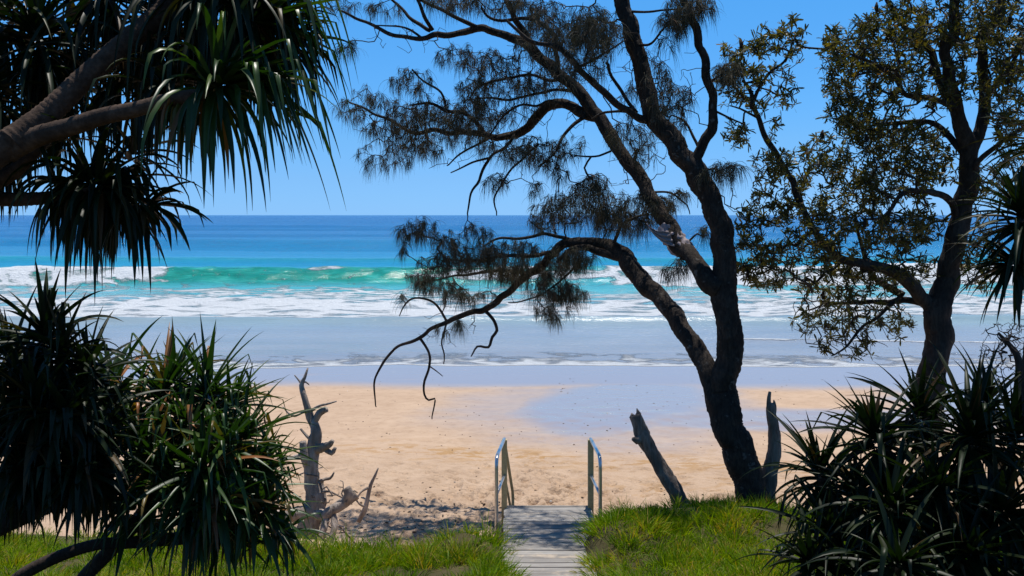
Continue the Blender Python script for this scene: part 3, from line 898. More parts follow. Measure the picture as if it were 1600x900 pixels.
ob = [  # u, v, ru, rv, depth, spread, count
    (560, 160, 35, 25, 13.9, .4, 12), (610, 180, 45, 30, 13.8, .5, 26), (645, 125, 28, 22, 13.1, .4, 14), (650, 185, 45, 28, 13.6, .6, 34), (700, 190, 45, 30, 13.5, .6, 40), (745, 190, 35, 25, 13.3, .5, 24),
    (610, 235, 45, 22, 13.9, .4, 18), (660, 225, 30, 15, 13.7, .3, 14), (578, 250, 8, 10, 13.9, .1, 3),
    (715, 85, 30, 14, 12.8, .4, 11), (760, 105, 40, 25, 12.6, .5, 26), (815, 120, 40, 30, 12.8, .6, 26), (745, 145, 30, 18, 12.9, .4, 18), (860, 125, 30, 25, 12.8, .6, 16), (790, 165, 40, 20, 13, .5, 16),
    (880, 35, 45, 28, 11.5, .7, 44), (930, 45, 36, 32, 11.0, .5, 36), (915, 85, 40, 28, 11.1, .5, 24), (840, 60, 35, 25, 12.6, .6, 18), (750, 5, 70, 14, 12.8, .6, 26), (820, 10, 40, 14, 12.7, .6, 20), (600, 12, 28, 10, 13.5, .3, 8), (535, 5, 20, 8, 13.6, .2, 4), (700, 2, 40, 10, 13, .4, 8),
    (800, 232, 35, 15, 12.9, .5, 18), (776, 282, 16, 10, 12.8, .2, 7), (840, 235, 35, 20, 12.6, .5, 20), (868, 268, 16, 12, 12.5, .2, 6), (890, 225, 22, 16, 12.5, .3, 8), (745, 225, 20, 12, 13.3, .2, 5),
    (1045, 160, 32, 32, 11.5, .5, 30), (1025, 105, 18, 25, 11.4, .4, 8), (1080, 5, 30, 14, 11, .4, 26), (1062, 28, 18, 14, 11, .3, 20), (1140, 110, 18, 12, 11, .3, 18), (1135, 262, 20, 10, 11, .3, 12), (980, 205, 30, 14, 11.9, .4, 12), (1100, 268, 8, 10, 11.1, .2, 3), (1005, 235, 18, 12, 12, .3, 6),
    (1045, 40, 12, 30, 11.1, .2, 8), (990, 150, 20, 25, 11.7, .4, 8),
    (920, 320, 55, 25, 12.9, .6, 60), (925, 290, 25, 15, 12.8, .4, 20), (860, 335, 30, 20, 13.2, .5, 26), (975, 345, 35, 20, 12.6, .5, 34), (1030, 325, 25, 15, 12.1, .4, 18), (1060, 305, 14, 8, 12, .2, 5), (1010, 310, 20, 10, 12.2, .2, 8), (840, 295, 12, 10, 13, .2, 4),
    (640, 362, 16, 12, 12.9, .3, 7), (660, 355, 25, 14, 12.9, .3, 12), (698, 375, 25, 14, 12.9, .4, 12), (745, 362, 18, 12, 13.2, .3, 10), (740, 395, 45, 14, 12.9, .4, 28), (700, 410, 40, 14, 13, .4, 24), (655, 435, 22, 8, 14.1, .2, 12), (690, 445, 30, 10, 14, .3, 14), (730, 460, 35, 8, 13.9, .3, 16),
    (800, 390, 40, 18, 13, .5, 30), (820, 425, 45, 14, 13.6, .4, 28), (790, 420, 25, 12, 13.8, .3, 14), (875, 405, 35, 20, 13.2, .4, 32), (860, 450, 30, 14, 13.4, .4, 22), (890, 455, 25, 12, 13.3, .3, 18), (860, 488, 25, 10, 13.4, .3, 12), (905, 400, 22, 15, 13, .3, 16), (630, 385, 8, 10, 12.9, .1, 3),
    (626, 462, 4, 6, 14, .1, 2), (714, 505, 6, 5, 13.9, .1, 3), (690, 515, 8, 5, 13.9, .1, 2),
    (1065, 415, 10, 10, 11.5, .2, 4), (1045, 425, 10, 8, 11.5, .2, 3), (1100, 360, 6, 6, 11.5, .1, 3), (1140, 380, 8, 6, 11.3, .1, 2), (550, 70, 8, 8, 13.6, .1, 3), (533, 75, 3, 5, 13.6, .05, 2),
    (790, -70, 200, 40, 12.6, .8, 40), (890, -70, 80, 30, 11.2, .5, 30),  # unseen needles above the frame, added to shade the deck and sand
]
tg = sample_blobs([(a, b_, c * 1.3, d_ * 1.3, e_, f_ * 1.3, round(g_ * 2.9)) for a, b_, c, d_, e_, f_, g_ in ob])
bare = sample_blobs([(a, b_, c, d_, e_, f_, g_ * 2) for a, b_, c, d_, e_, f_, g_ in [(690, 200, 150, 70, 13.3, .7, 60), (830, 150, 110, 90, 12.8, .7, 90), (930, 90, 90, 80, 11.6, .7, 50), (1050, 160, 60, 90, 11.3, .5, 40), (820, 250, 70, 40, 12.8, .5, 30), (940, 300, 80, 40, 12.6, .5, 30), (760, 420, 130, 50, 13.5, .6, 90), (700, 510, 50, 40, 13.9, .2, 24), (640, 60, 90, 30, 13.4, .3, 20), (1000, 250, 60, 40, 12.2, .4, 20), (1120, 300, 50, 50, 11.2, .4, 14)]])
ch = grow(on, onr, tg + bare, 0.0032, 0.02, 0.14, 0.34, 0.015)
twig_mesh('twigs', ch, M['twig'], oak)
V_, F_, A_ = needle_clumps([q for q in tg if rnd.random() < 0.9], 20, 0.12, 0.36, 0.0050)
np_mesh('foliage', V_, F_, M['she_oak'], oak, A_)

# ------------------------------------------------------------------ the banksia on the right
bk = empty('banksia_tree', P(1455, 640, 12.2))
tag(bk, 'dense banksia with olive leaves and a crooked dark trunk, behind the right pandanus bush', 'tree')
bn, bnr = [], []
D0 = 12.0
lim('trunk', [(1445, 690, 12.2, 26), (1455, 620, 12.1, 22), (1458, 575, 12, 20.5), (1466, 530, 12, 20), (1462, 490, 12, 21), (1474, 462, 12, 17.5), (1482, 422, 12, 17), (1495, 369, 11.9, 15.5), (1506, 323, 11.9, 15.5),
              (1512, 283, 11.8, 14.5), (1514, 235, 11.7, 14), (1500, 195, 11.6, 11), (1490, 140, 11.5, 9.5), (1477, 83, 11.4, 8.5), (1492, 48, 11.3, 8), (1490, 0, 11.2, 7.5), (1480, -70, 11, 5), (1470, -150, 10.8, 2)],
    M['banksia_bark'], bk, 12, 0.1, 0.05, bn, bnr)
for L_ in [
    [(1514, 238, 11.7, 12), (1535, 190, 11.7, 9.5), (1538, 133, 11.7, 8.5), (1533, 72, 11.6, 7), (1553, 33, 11.5, 6.5), (1568, -5, 11.4, 6), (1590, -80, 11.2, 3)],
    [(1490, 172, 11.5, 7.5), (1467, 127, 11.6, 6.5), (1453, 77, 11.7, 5.5), (1420, 50, 11.8, 4.5), (1393, 13, 11.9, 3.5), (1370, -40, 12, 2)],
    [(1486, 165, 11.5, 5), (1453, 153, 11.3, 4.5), (1417, 150, 11.1, 4), (1400, 123, 11, 3.5), (1373, 103, 10.9, 3), (1340, 88, 10.8, 1.6)],
    [(1506, 240, 11.7, 5.5), (1477, 207, 11.9, 5), (1450, 190, 12.1, 4.2), (1400, 192, 12.3, 3.4), (1360, 198, 12.4, 2)],
    [(1500, 345, 11.9, 6.5), (1477, 308, 11.7, 5.5), (1455, 303, 11.6, 5), (1434, 296, 11.5, 4.5), (1413, 301, 11.4, 4), (1395, 323, 11.3, 3), (1375, 340, 11.3, 1.8)],
    [(1462, 492, 12, 16), (1450, 474, 12, 12), (1431, 454, 11.9, 11), (1409, 433, 11.8, 10), (1384, 419, 11.7, 9), (1349, 411, 11.7, 7.5), (1320, 405, 11.7, 6.5), (1292, 387, 11.7, 5.5), (1272, 358, 11.7, 5),
     (1254, 326, 11.7, 5), (1241, 292, 11.7, 5), (1227, 263, 11.7, 4.8), (1200, 220, 11.7, 4.4), (1184, 182, 11.7, 4), (1176, 153, 11.7, 3.5), (1160, 125, 11.7, 2)],
    [(1446, 475, 12, 6), (1402, 470, 12.2, 4.5), (1335, 473, 12.5, 3), (1280, 470, 12.6, 1.4)],
    [(1412, 462, 12.1, 6), (1384, 446, 12.2, 5), (1360, 428, 12.4, 4), (1345, 380, 12.5, 3), (1335, 330, 12.6, 2)],
    [(1405, 466, 12.1, 4), (1377, 490, 12.1, 3), (1349, 511, 12.1, 2.4), (1328, 536, 12.1, 2), (1299, 556, 12.1, 1)],
    [(1178, 158, 11.7, 3), (1195, 120, 11.6, 2.4), (1225, 95, 11.6, 2), (1242, 60, 11.6, 1)],
    [(1186, 185, 11.7, 2), (1165, 175, 11.7, 1.7), (1140, 165, 11.7, 1)],
    [(1536, 160, 11.7, 5), (1560, 130, 11.4, 4), (1585, 90, 11.2, 3), (1610, 60, 11, 2)],
    [(1480, -70, 11, 5), (1490, -130, 10, 5), (1500, -190, 9, 4), (1520, -230, 8, 3), (1560, -260, 7.4, 1.5)],  # invented limb towards the camera, carrying the added shading leaves
    [(1510, 280, 11.8, 5), (1540, 240, 11.5, 4), (1580, 210, 11.3, 3), (1620, 190, 11.2, 2)],
]:
    lim('limb', L_, M['banksia_bark'], bk, 8, 0.1, 0.06, bn, bnr)
bb = [
    (1195, 125, 55, 60, 11.7, .5, 62), (1160, 80, 30, 25, 11.7, .4, 18), (1237, 60, 20, 30, 11.6, .3, 18), (1205, 60, 25, 18, 11.6, .3, 12), (1140, 140, 22, 30, 11.7, .3, 12), (1150, 210, 22, 22, 11.7, .4, 16), (1205, 215, 8, 8, 11.7, .2, 2), (1215, 195, 4, 4, 11.7, .1, 2),
    (1240, 285, 60, 50, 11.7, .6, 60), (1200, 260, 22, 26, 11.7, .4, 16), (1290, 245, 35, 35, 11.8, .6, 30), (1190, 330, 35, 30, 11.6, .5, 24), (1270, 340, 60, 40, 11.7, .6, 50), (1165, 365, 25, 20, 11.6, .3, 14), (1180, 400, 45, 25, 11.7, .5, 32), (1160, 425, 25, 14, 11.6, .3, 12), (1250, 400, 60, 35, 11.7, .6, 50), (1210, 440, 40, 14, 11.8, .4, 14),
    (1330, 110, 45, 75, 11.2, .7, 90), (1305, 70, 24, 28, 11.2, .5, 20), (1330, 180, 40, 30, 11.3, .6, 40), (1390, 60, 55, 60, 11.5, .9, 100), (1400, 130, 45, 40, 11.3, .9, 44), (1380, 210, 60, 30, 12, .8, 70), (1450, 40, 55, 50, 11.5, 1.0, 80), (1520, 40, 50, 55, 11.4, 1.0, 80), (1575, 60, 40, 70, 11.3, .9, 80), (1470, 130, 40, 40, 11.4, .8, 40), (1560, 150, 45, 45, 11.4, .8, 60), (1580, 220, 30, 40, 11.4, .7, 36),
    (1430, 230, 55, 40, 12, .8, 66), (1340, 260, 45, 35, 12, .7, 50), (1400, 290, 60, 35, 11.8, .8, 60), (1460, 260, 35, 35, 11.8, .6, 30), (1330, 330, 50, 40, 12, .7, 44), (1400, 360, 55, 35, 11.7, .8, 56), (1330, 400, 60, 35, 12, .7, 50), (1440, 350, 35, 30, 11.8, .6, 30), (1300, 450, 60, 30, 12.2, .6, 44), (1390, 430, 40, 30, 12, .7, 30), (1440, 420, 28, 25, 12, .5, 16),
    (1530, 400, 35, 50, 12, .6, 40), (1545, 300, 30, 40, 11.8, .6, 20), (1340, 490, 80, 30, 12.3, .6, 40), (1290, 500, 50, 25, 12.3, .5, 24), (1320, 540, 55, 18, 12.1, .4, 16), (1400, 505, 30, 20, 12.2, .4, 10),
    (1420, -60, 140, 50, 11, 1.5, 120), (1580, -60, 120, 60, 10.6, 1.5, 100), (1640, 60, 60, 120, 10.8, 1.2, 70), (1480, -170, 160, 60, 10.2, 1.6, 110), (1450, -230, 260, 50, 8.6, 1.0, 150), (1620, -240, 200, 60, 7.6, .8, 90),  # unseen crown outside the frame, added to shade the bushes below
]
tg = sample_blobs([(a, b_, c * 1.1, d_ * 1.12, e_, f_ * 1.2, round(g_ * 1.5)) for a, b_, c, d_, e_, f_, g_ in bb])
bare = sample_blobs([(1330, 500, 110, 50, 12.2, .6, 110), (1400, 400, 80, 60, 11.9, .7, 60), (1420, 200, 90, 90, 11.6, .8, 70), (1240, 420, 70, 40, 11.8, .5, 30), (1530, 350, 40, 90, 11.9, .6, 40), (1550, 130, 50, 100, 11.4, .7, 40)])
ch = grow(bn, bnr, tg + bare, 0.0036, 0.0, 0.16, 0.40, 0.03)
twig_mesh('twigs', ch, M['twig'], bk)
# bare twiglets around the lower branches
sub = [q for q in tg if rnd.random() < 0.93 or q.z > 4.2]
V_, F_, A_ = whorls(sub, 15, 0.055, 0.12, 0.021)
np_mesh('foliage', V_, F_, M['banksia'], bk, A_)
for q in rnd.sample(tg, 46):
    mb = MB()
    tube(mb, [q, q + Vector((rnd.gauss(0, .01), rnd.gauss(0, .01), .05)), q + Vector((0, 0, .11))], [.02, .026, .008], 7, 0.15)
    mb.build('seed_cone', M['dark_bark'], bk)


# ------------------------------------------------------------------ pandanus (screw pines)
def strap(mb, p, d, L, w, droop, val, kink=None, n=9, fold=0.35, twist=0.0):
    d = d.normalized()
    side = d.cross(UP)
    side = side.normalized() if side.length > 0.08 else Vector((rnd.gauss(0, 1), rnd.gauss(0, 1), 0)).normalized()
    verts, faces = [], []
    p = p.copy()
    kk = int(kink * n) if kink else -1
    for i in range(n + 1):
        t = i / n
        ww = w * (min(1.0, 0.75 + t * 2) if t < 0.15 else (1 - ((t - 0.15) / 0.85) ** 1.7) * 1.0) + 0.0015
        s = side
        if twist:
            s = Quaternion(d, twist * t) @ side
        nn = s.cross(d).normalized()
        verts += [p - s * ww * 0.5 + nn * ww * fold * 0.5, p.copy() - nn * ww * fold * 0.4, p + s * ww * 0.5 + nn * ww * fold * 0.5]
        p = p + d * (L / n)
        if i == kk:
            h = Vector((d.x, d.y, 0)) * 0.35
            d = (h + Vector((0, 0, -1)) * rnd.uniform(0.6, 1.2)).normalized()
        else:
            d = (d + Vector((0, 0, -1)) * droop / n * (0.5 + t * 1.2)).normalized()
    for i in range(n):
        a = i * 3
        faces += [(a, a + 1, a + 4, a + 3), (a + 1, a + 2, a + 5, a + 4)]
    mb.add(verts, faces, val)


def head(c, axis, n, L, w, droop=(0.5, 2.2), spread=(8, 115), kinkp=0.2, skirt=0, skirtL=None, dead=0.05, vmax=0.88, len_j=(0.7, 1.1)):
    """one crown of strap leaves in a spiral round its axis, with a skirt of hanging old leaves"""
    mb = MB()
    axis = Vector(axis).normalized()
    o1 = axis.orthogonal().normalized(); o2 = axis.cross(o1)
    for i in range(n):
        t = (i + 0.5) / n
        th = R(spread[0] + (spread[1] - spread[0]) * t ** 0.8 + rnd.gauss(0, 7))
        az = i * 2.39996 + rnd.gauss(0, 0.2)
        d = axis * math.cos(th) + (o1 * math.cos(az) + o2 * math.sin(az)) * math.sin(th)
        st = c + axis * (0.09 * (1 - 2 * t)) + d * 0.03
        v = min(vmax, max(0, rnd.gauss(0.45, 0.25)))
        if rnd.random() < dead: v = rnd.uniform(0.93, 1.0)
        strap(mb, st, d, L * rnd.uniform(*len_j) * (0.75 + 0.5 * math.sin(min(1, t * 1.6) * 1.57)), w * rnd.uniform(0.75, 1.15), droop[0] + (droop[1] - droop[0]) * t * rnd.uniform(0.5, 1.4),
              v, kink=rnd.uniform(0.3, 0.75) if rnd.random() < kinkp else None, twist=rnd.gauss(0, 0.5))
    for i in range(skirt):
        az = rnd.uniform(0, 6.283)
        d = (o1 * math.cos(az) + o2 * math.sin(az)) * rnd.uniform(0.3, 0.9) - axis * 0.5 + Vector((0, 0, -0.5))
        strap(mb, c - axis * rnd.uniform(0.05, 0.25), d, (skirtL or L) * rnd.uniform(0.5, 1.1), w * rnd.uniform(0.4, 0.9), rnd.uniform(3, 7), rnd.choice([rnd.uniform(0.9, 0.97), rnd.uniform(0.1, 0.6)]), twist=rnd.gauss(0, 1.5))
    return mb


def ptrunk(name, data, mat, parent, ring=0.07):
    mb = MB()
    pts, rad = trace(data, 0.012)
    tube(mb, pts, rad, 12, 0.025, ring, 0.035)
    return mb.build(name, mat, parent)


# upper left tree, its trunk outside the frame, arms reaching in
p1 = empty('pandanus_tree', P(-330, 900, 5.2))
tag(p1, 'pandanus with ringed arms and long drooping strap leaves, hanging at the upper left', 'tree', 'pandanus trees')
ptrunk('trunk', [(-330, 1000, 5.3, 55), (-290, 700, 5.3, 48), (-200, 480, 5.3, 44), (-110, 335, 5.3, 33), (-30, 256, 5.3, 26), (40, 206, 5.35, 19)], M['pandanus_bark'], p1)
ptrunk('limb', [(20, 222, 5.3, 23), (75, 178, 5.4, 19), (140, 115, 5.5, 17), (205, 60, 5.6, 16.5), (255, 15, 5.7, 16), (290, -40, 5.8, 15)], M['pandanus_bark'], p1)
ptrunk('limb', [(15, 236, 5.35, 18), (60, 213, 5.3, 15.5), (110, 198, 5.2, 14.5), (160, 182, 5.15, 13.5), (215, 170, 5.1, 12), (270, 155, 5.1, 11), (330, 146, 5.1, 11)], M['pandanus_bark'], p1)
ptrunk('limb', [(-60, 330, 5.6, 14), (-10, 288, 5.6, 13), (30, 262, 5.6, 12), (55, 235, 5.6, 10), (80, 210, 5.7, 8)], M['pandanus_bark'], p1)
ptrunk('limb', [(-80, 306, 5.7, 11), (0, 311, 5.7, 11), (60, 310, 5.7, 10), (110, 304, 5.7, 10), (145, 300, 5.7, 10)], M['pandanus_bark'], p1)
for (u, v, d, ax, n, L, sk, sp) in [
    (345, 135, 5.1, (1, -.1, .25), 90, 0.62, 40, (5, 105)), (300, -30, 5.8, (.7, -.2, .6), 90, 0.85, 30, (5, 120)), (400, 30, 5.5, (1, .2, .2), 80, 0.64, 30, (5, 110)), (440, 70, 5.8, (1, .2, .3), 70, 0.5, 30, (5, 120)), (350, -30, 5.3, (.9, -.2, .3), 70, 0.7, 20, (5, 110)), (240, 20, 6.3, (.4, .2, .8), 56, 0.6, 30, (10, 130)), (120, 70, 6.5, (.2, .1, 1), 50, 0.6, 30, (10, 130)), (10, 30, 6.0, (0, .1, 1), 56, 0.6, 30, (10, 130)), (-10, 190, 5.9, (-.2, .1, .8), 50, 0.5, 40, (10, 130)), (270, 130, 5.6, (.8, .1, .3), 60, 0.5, 30, (5, 130)), (330, 60, 5.9, (.8, .3, .4), 60, 0.6, 30, (5, 130)),
    (150, 290, 5.7, (.9, -.1, -.1), 90, 0.6, 60, (5, 130)), (220, 320, 5.9, (.8, .1, 0), 60, 0.45, 40, (5, 120)), (205, 250, 5.9, (.4, .2, .6), 46, 0.55, 40, (15, 140)), (60, 60, 5.9, (-.2, .1, 1), 80, 0.85, 40, (5, 130)), (170, -20, 6.1, (.1, .2, 1), 70, 0.9, 24, (5, 130)), (-20, 140, 5.6, (-.3, 0, 1), 60, 0.7, 40, (5, 130)),
    (190, 115, 6.2, (.4, .3, .7), 50, 0.6, 30, (5, 130)), (100, 140, 6.3, (.2, .3, .9), 60, 0.6, 50, (5, 140)), (260, 60, 6.2, (.5, .3, .6), 60, 0.7, 30, (5, 140)), (430, -30, 6.0, (.8, .2, .4), 50, 0.6, 16, (5, 110)),
]:
    head(P(u, v, d), ax, round(n * 0.8), L * 0.95, 0.045, (0.8, 3.4), sp, 0.45, sk, 0.5, 0.08, len_j=(0.5, 1.15)).build('leaf_crown', M['pandanus'] if u > 320 and n > 85 else M['pandanus_shaded'], p1)

# long fronds folded over at mid length, their ends hanging plumb
mb = MB()
for k in range(44):
    c0 = P(345 + rnd.uniform(-25, 25), 130 + rnd.uniform(-20, 15), 5.1) if k % 3 else P(400, 35, 5.4)
    d0 = Vector((1, rnd.gauss(0, .4), rnd.uniform(-.25, .55)))
    strap(mb, c0, d0, rnd.uniform(0.65, 1.08), rnd.uniform(0.032, 0.052), rnd.uniform(0.5, 1.0), rnd.uniform(0.1, 0.85), kink=rnd.uniform(0.22, 0.6), n=12, twist=rnd.gauss(0, .4))
mb.build('leaf_crown', M['pandanus'], p1)

# dark one under it
p2 = empty('pandanus_tree', P(-60, 850, 6.4))
tag(p2, 'near-black pandanus bush with upright spiky leaves and a bare trunk, at the left edge', 'tree', 'pandanus trees')
ptrunk('trunk', [(-90, 870, 6.4, 24), (-30, 835, 6.4, 20), (0, 818, 6.4, 18), (48, 798, 6.45, 16), (98, 772, 6.5, 18), (140, 755, 6.5, 20), (170, 700, 6.5, 18)], M['dark_bark'], p2)
ptrunk('limb', [(90, 776, 6.5, 14), (60, 700, 6.5, 15), (50, 600, 6.5, 15), (60, 540, 6.5, 14)], M['dark_bark'], p2)
for (u, v, d, ax, n, L, sk) in [
    (70, 535, 6.4, (.15, 0, 1), 70, 0.52, 50), (20, 570, 6.6, (-.3, 0, 1), 60, 0.5, 40), (130, 600, 6.4, (.6, 0, .8), 60, 0.46, 50), (60, 640, 6.1, (0, -.6, .7), 60, 0.5, 50), (10, 690, 6.2, (-.3, -.4, .6), 60, 0.5, 50),
    (100, 560, 6.3, (.3, -.4, .9), 50, 0.42, 40), (100, 650, 6.1, (.3, -.7, .5), 50, 0.44, 40), (30, 620, 6.2, (-.2, -.6, .7), 50, 0.42, 40), (170, 640, 6.5, (.7, -.1, .6), 44, 0.38, 30), (40, 740, 6.2, (0, -.6, .3), 44, 0.4, 40), (120, 740, 6.2, (.3, -.6, .3), 44, 0.4, 40),
    (140, 690, 6.3, (.5, -.4, .5), 60, 0.48, 50), (80, 735, 6.4, (0, -.5, .3), 50, 0.42, 60), (-30, 760, 6.6, (-.3, -.4, .3), 44, 0.45, 50), (160, 750, 6.6, (.4, -.2, .2), 40, 0.4, 40),
]:
    head(P(u, v, d), (ax[0] + rnd.gauss(0, .2), ax[1] + rnd.gauss(0, .2), ax[2]), n, L, 0.05, (0.2, 2.2), (5, 120), 0.3, sk, 0.42, 0.05, 0.7, (0.5, 1.15)).build('leaf_crown', M['pandanus_shaded'], p2)

# the sunlit bush before the driftwood
p3 = empty('pandanus_tree', P(140, 900, 7.2))
tag(p3, 'bushy green pandanus with many leaf rosettes and two arching stems, in front of the driftwood', 'tree', 'pandanus trees')
ptrunk('trunk', [(118, 920, 7.2, 12), (140, 893, 7.2, 11), (165, 868, 7.2, 11), (193, 838, 7.2, 11), (225, 800, 7.2, 12), (255, 740, 7.2, 13), (280, 680, 7.3, 13), (310, 640, 7.3, 12)], M['pandanus_bark'], p3)
ptrunk('limb', [(10, 920, 7, 10), (40, 895, 7, 10), (95, 868, 7, 9), (150, 851, 7, 9), (200, 848, 7.1, 9), (270, 842, 7.1, 10), (340, 838, 7.2, 10), (400, 825, 7.2, 9)], M['dark_bark'], p3)
ptrunk('limb', [(240, 770, 7.2, 10), (290, 770, 7.0, 10), (330, 755, 6.9, 9)], M['dark_bark'], p3)
for (u, v, d, ax, n, L, sk) in [
    (255, 620, 7.3, (-.1, .1, 1), 60, 0.62, 16), (325, 620, 7.4, (.25, .1, 1), 66, 0.66, 16), (205, 650, 7.1, (-.5, -.1, .8), 50, 0.5, 20), (318, 740, 6.7, (.1, -.75, .6), 66, 0.56, 16), (405, 800, 6.9, (.4, -.35, .7), 52, 0.46, 16),
    (375, 690, 7.2, (.7, -.1, .7), 60, 0.55, 14), (250, 720, 6.8, (-.2, -.7, .5), 56, 0.52, 20), (300, 805, 6.8, (0, -.6, .1), 50, 0.45, 50), (390, 770, 7.2, (.6, .1, .5), 50, 0.5, 30), (350, 830, 7.1, (.3, -.3, .0), 30, 0.4, 46), (215, 760, 7.0, (-.3, -.5, .1), 40, 0.42, 50),
    (300, 670, 7.0, (.0, -.5, .8), 50, 0.5, 10), (440, 832, 7.1, (.5, -.1, .35), 24, 0.34, 16),
    (180, 600, 7.3, (-.3, .1, 1), 40, 0.5, 10), (355, 640, 7.5, (.5, .2, .8), 44, 0.5, 6), (275, 600, 7.5, (.1, .2, 1), 40, 0.5, 6), (390, 730, 7.0, (.7, -.4, .5), 44, 0.45, 10), (340, 790, 6.7, (.3, -.8, .3), 44, 0.42, 14),
    (225, 690, 6.9, (-.5, -.6, .5), 44, 0.45, 14), (280, 760, 6.7, (-.2, -.8, .4), 44, 0.44, 14), (350, 700, 6.8, (.4, -.7, .6), 44, 0.46, 8), (200, 800, 7.1, (-.4, -.4, .2), 36, 0.4, 30), (400, 745, 7.2, (.6, 0, .7), 36, 0.4, 10),
]:
    head(P(u, v, d), (ax[0] + rnd.gauss(0, .25), ax[1] + rnd.gauss(0, .25), ax[2]), n, L, 0.046, (0.1, 1.7), (4, 112), 0.32, sk, 0.4, 0.09, 0.92, (0.5, 1.15)).build('leaf_crown', M['pandanus'], p3)

# right side, hanging head at the frame's edge
p4 = empty('pandanus_tree', P(1600, 900, 6.6))
tag(p4, 'dark pandanus with a straight trunk and spiky head at the right edge, beside the banksia', 'tree', 'pandanus trees')
ptrunk('trunk', [(1660, 930, 6.7, 24), (1636, 760, 6.7, 21), (1618, 620, 6.7, 19), (1622, 500, 6.7, 17), (1622, 400, 6.7, 16), (1608, 340, 6.6, 14)], M['dark_bark'], p4)
for (u, v, d, ax, n, L, sk) in [(1600, 345, 6.6, (-.35, -.1, .8), 90, 0.5, 70), (1650, 230, 6.8, (-.3, 0, 1), 70, 0.55, 30), (1590, 410, 6.7, (-.6, -.2, -.1), 56, 0.42, 60)]:
    head(P(u, v, d), ax, n, L, 0.042, (0.4, 2.2), (5, 120), 0.12, sk, 0.42, 0.02, 0.75).build('leaf_crown', M['pandanus_shaded'], p4)

# right lower thicket: two bushes
p5 = empty('pandanus_tree', P(1540, 960, 6.8))
tag(p5, 'broad dark pandanus bush with starburst leaf rosettes filling the lower right corner', 'tree', 'pandanus trees')
ptrunk('trunk', [(1545, 980, 6.9, 22), (1535, 880, 6.9, 20), (1520, 800, 6.9, 18), (1515, 740, 6.9, 16), (1512, 690, 6.9, 14)], M['dark_bark'], p5)
ptrunk('limb', [(1530, 860, 6.9, 14), (1470, 800, 6.7, 13), (1420, 750, 6.8, 12), (1375, 700, 6.9, 11)], M['dark_bark'], p5)
for (u, v, d, ax, n, L, sk) in [
    (1515, 690, 6.7, (-.05, -.45, .9), 80, 0.72, 26), (1370, 690, 6.9, (-.4, -.1, .9), 70, 0.6, 20), (1440, 655, 7.3, (-.15, .1, 1), 60, 0.62, 14), (1580, 690, 6.9, (.2, -.1, 1), 60, 0.65, 30), (1540, 640, 7.4, (.1, 0, 1), 46, 0.55, 16),
    (1460, 770, 6.5, (-.2, -.7, .4), 60, 0.55, 30), (1560, 800, 6.4, (.1, -.7, .2), 60, 0.6, 50), (1510, 870, 6.2, (0, -.6, .4), 60, 0.55, 40), (1600, 880, 6.3, (.1, -.5, .5), 50, 0.6, 40),
]:
    head(P(u, v, d), ax, n, L, 0.05, (0.2, 2.0), (4, 120), 0.22, sk, 0.5, 0.03, 0.75, (0.5, 1.15)).build('leaf_crown', M['pandanus_shaded'], p5)
p6 = empty('pandanus_tree', P(1380, 930, 6.9))
tag(p6, 'low dark pandanus clump with fanned rosettes between the she-oak trunk and the lower right corner', 'tree', 'pandanus trees')
ptrunk('trunk', [(1395, 990, 7, 18), (1385, 920, 7, 16), (1350, 850, 7.1, 14), (1300, 780, 7.2, 12), (1285, 745, 7.2, 10)], M['dark_bark'], p6)
ptrunk('limb', [(1370, 880, 7, 12), (1385, 840, 6.8, 11), (1390, 810, 6.6, 10)], M['dark_bark'], p6)
for (u, v, d, ax, n, L, sk) in [
    (1283, 745, 7.2, (-.3, -.1, 1), 64, 0.58, 16), (1390, 800, 6.5, (0, -.7, .75), 64, 0.6, 20), (1300, 840, 6.8, (-.4, -.4, .6), 56, 0.55, 30), (1400, 885, 6.0, (.1, -.8, .5), 60, 0.5, 16), (1270, 885, 6.6, (-.5, -.4, .6), 50, 0.5, 26), (1340, 780, 7.0, (-.1, -.3, .6), 50, 0.5, 20),
    (1440, 860, 6.4, (.2, -.6, .2), 46, 0.5, 30), (1340, 900, 6.5, (-.1, -.6, .3), 46, 0.5, 20),
]:
    head(P(u, v, d), ax, n, L, 0.046, (0.2, 2.0), (4, 118), 0.22, sk, 0.45, 0.03, 0.75, (0.5, 1.15)).build('leaf_crown', M['pandanus_shaded'], p6)

# bare shrub at the right edge
bs = empty('bare_shrub', P(1597, 700, 9.5))
tag(bs, 'bare twiggy shrub with tangled dark stems behind the pandanus at the right edge', 'shrub')
sn, snr = [], []
lim('stem', [(1610, 720, 9.5, 10), (1600, 640, 9.5, 9), (1594, 580, 9.5, 7), (1580, 540, 9.5, 4), (1560, 520, 9.5, 2)], M['banksia_bark'], bs, 8, 0.1, 0.05, sn, snr)
lim('stem', [(1600, 640, 9.5, 5), (1610, 560, 9.4, 4), (1625, 500, 9.4, 2)], M['banksia_bark'], bs, 8, 0.1, 0.05, sn, snr)
tg = sample_blobs([(1570, 570, 45, 55, 9.5, .5, 120), (1560, 530, 35, 30, 9.5, .4, 50), (1600, 520, 30, 30, 9.5, .4, 40)])
twig_mesh('twigs', grow(sn, snr, tg, 0.0028, -0.1, 0.25, 0.38, 0.012), M['twig'], bs)['kind'] = 'stuff'

# ------------------------------------------------------------------ snags, driftwood
def jag(mb, data, sides=12, rough=0.12, step=0.035):
    pts, rad = trace(data, step)
    tube(mb, pts, rad, sides, rough)


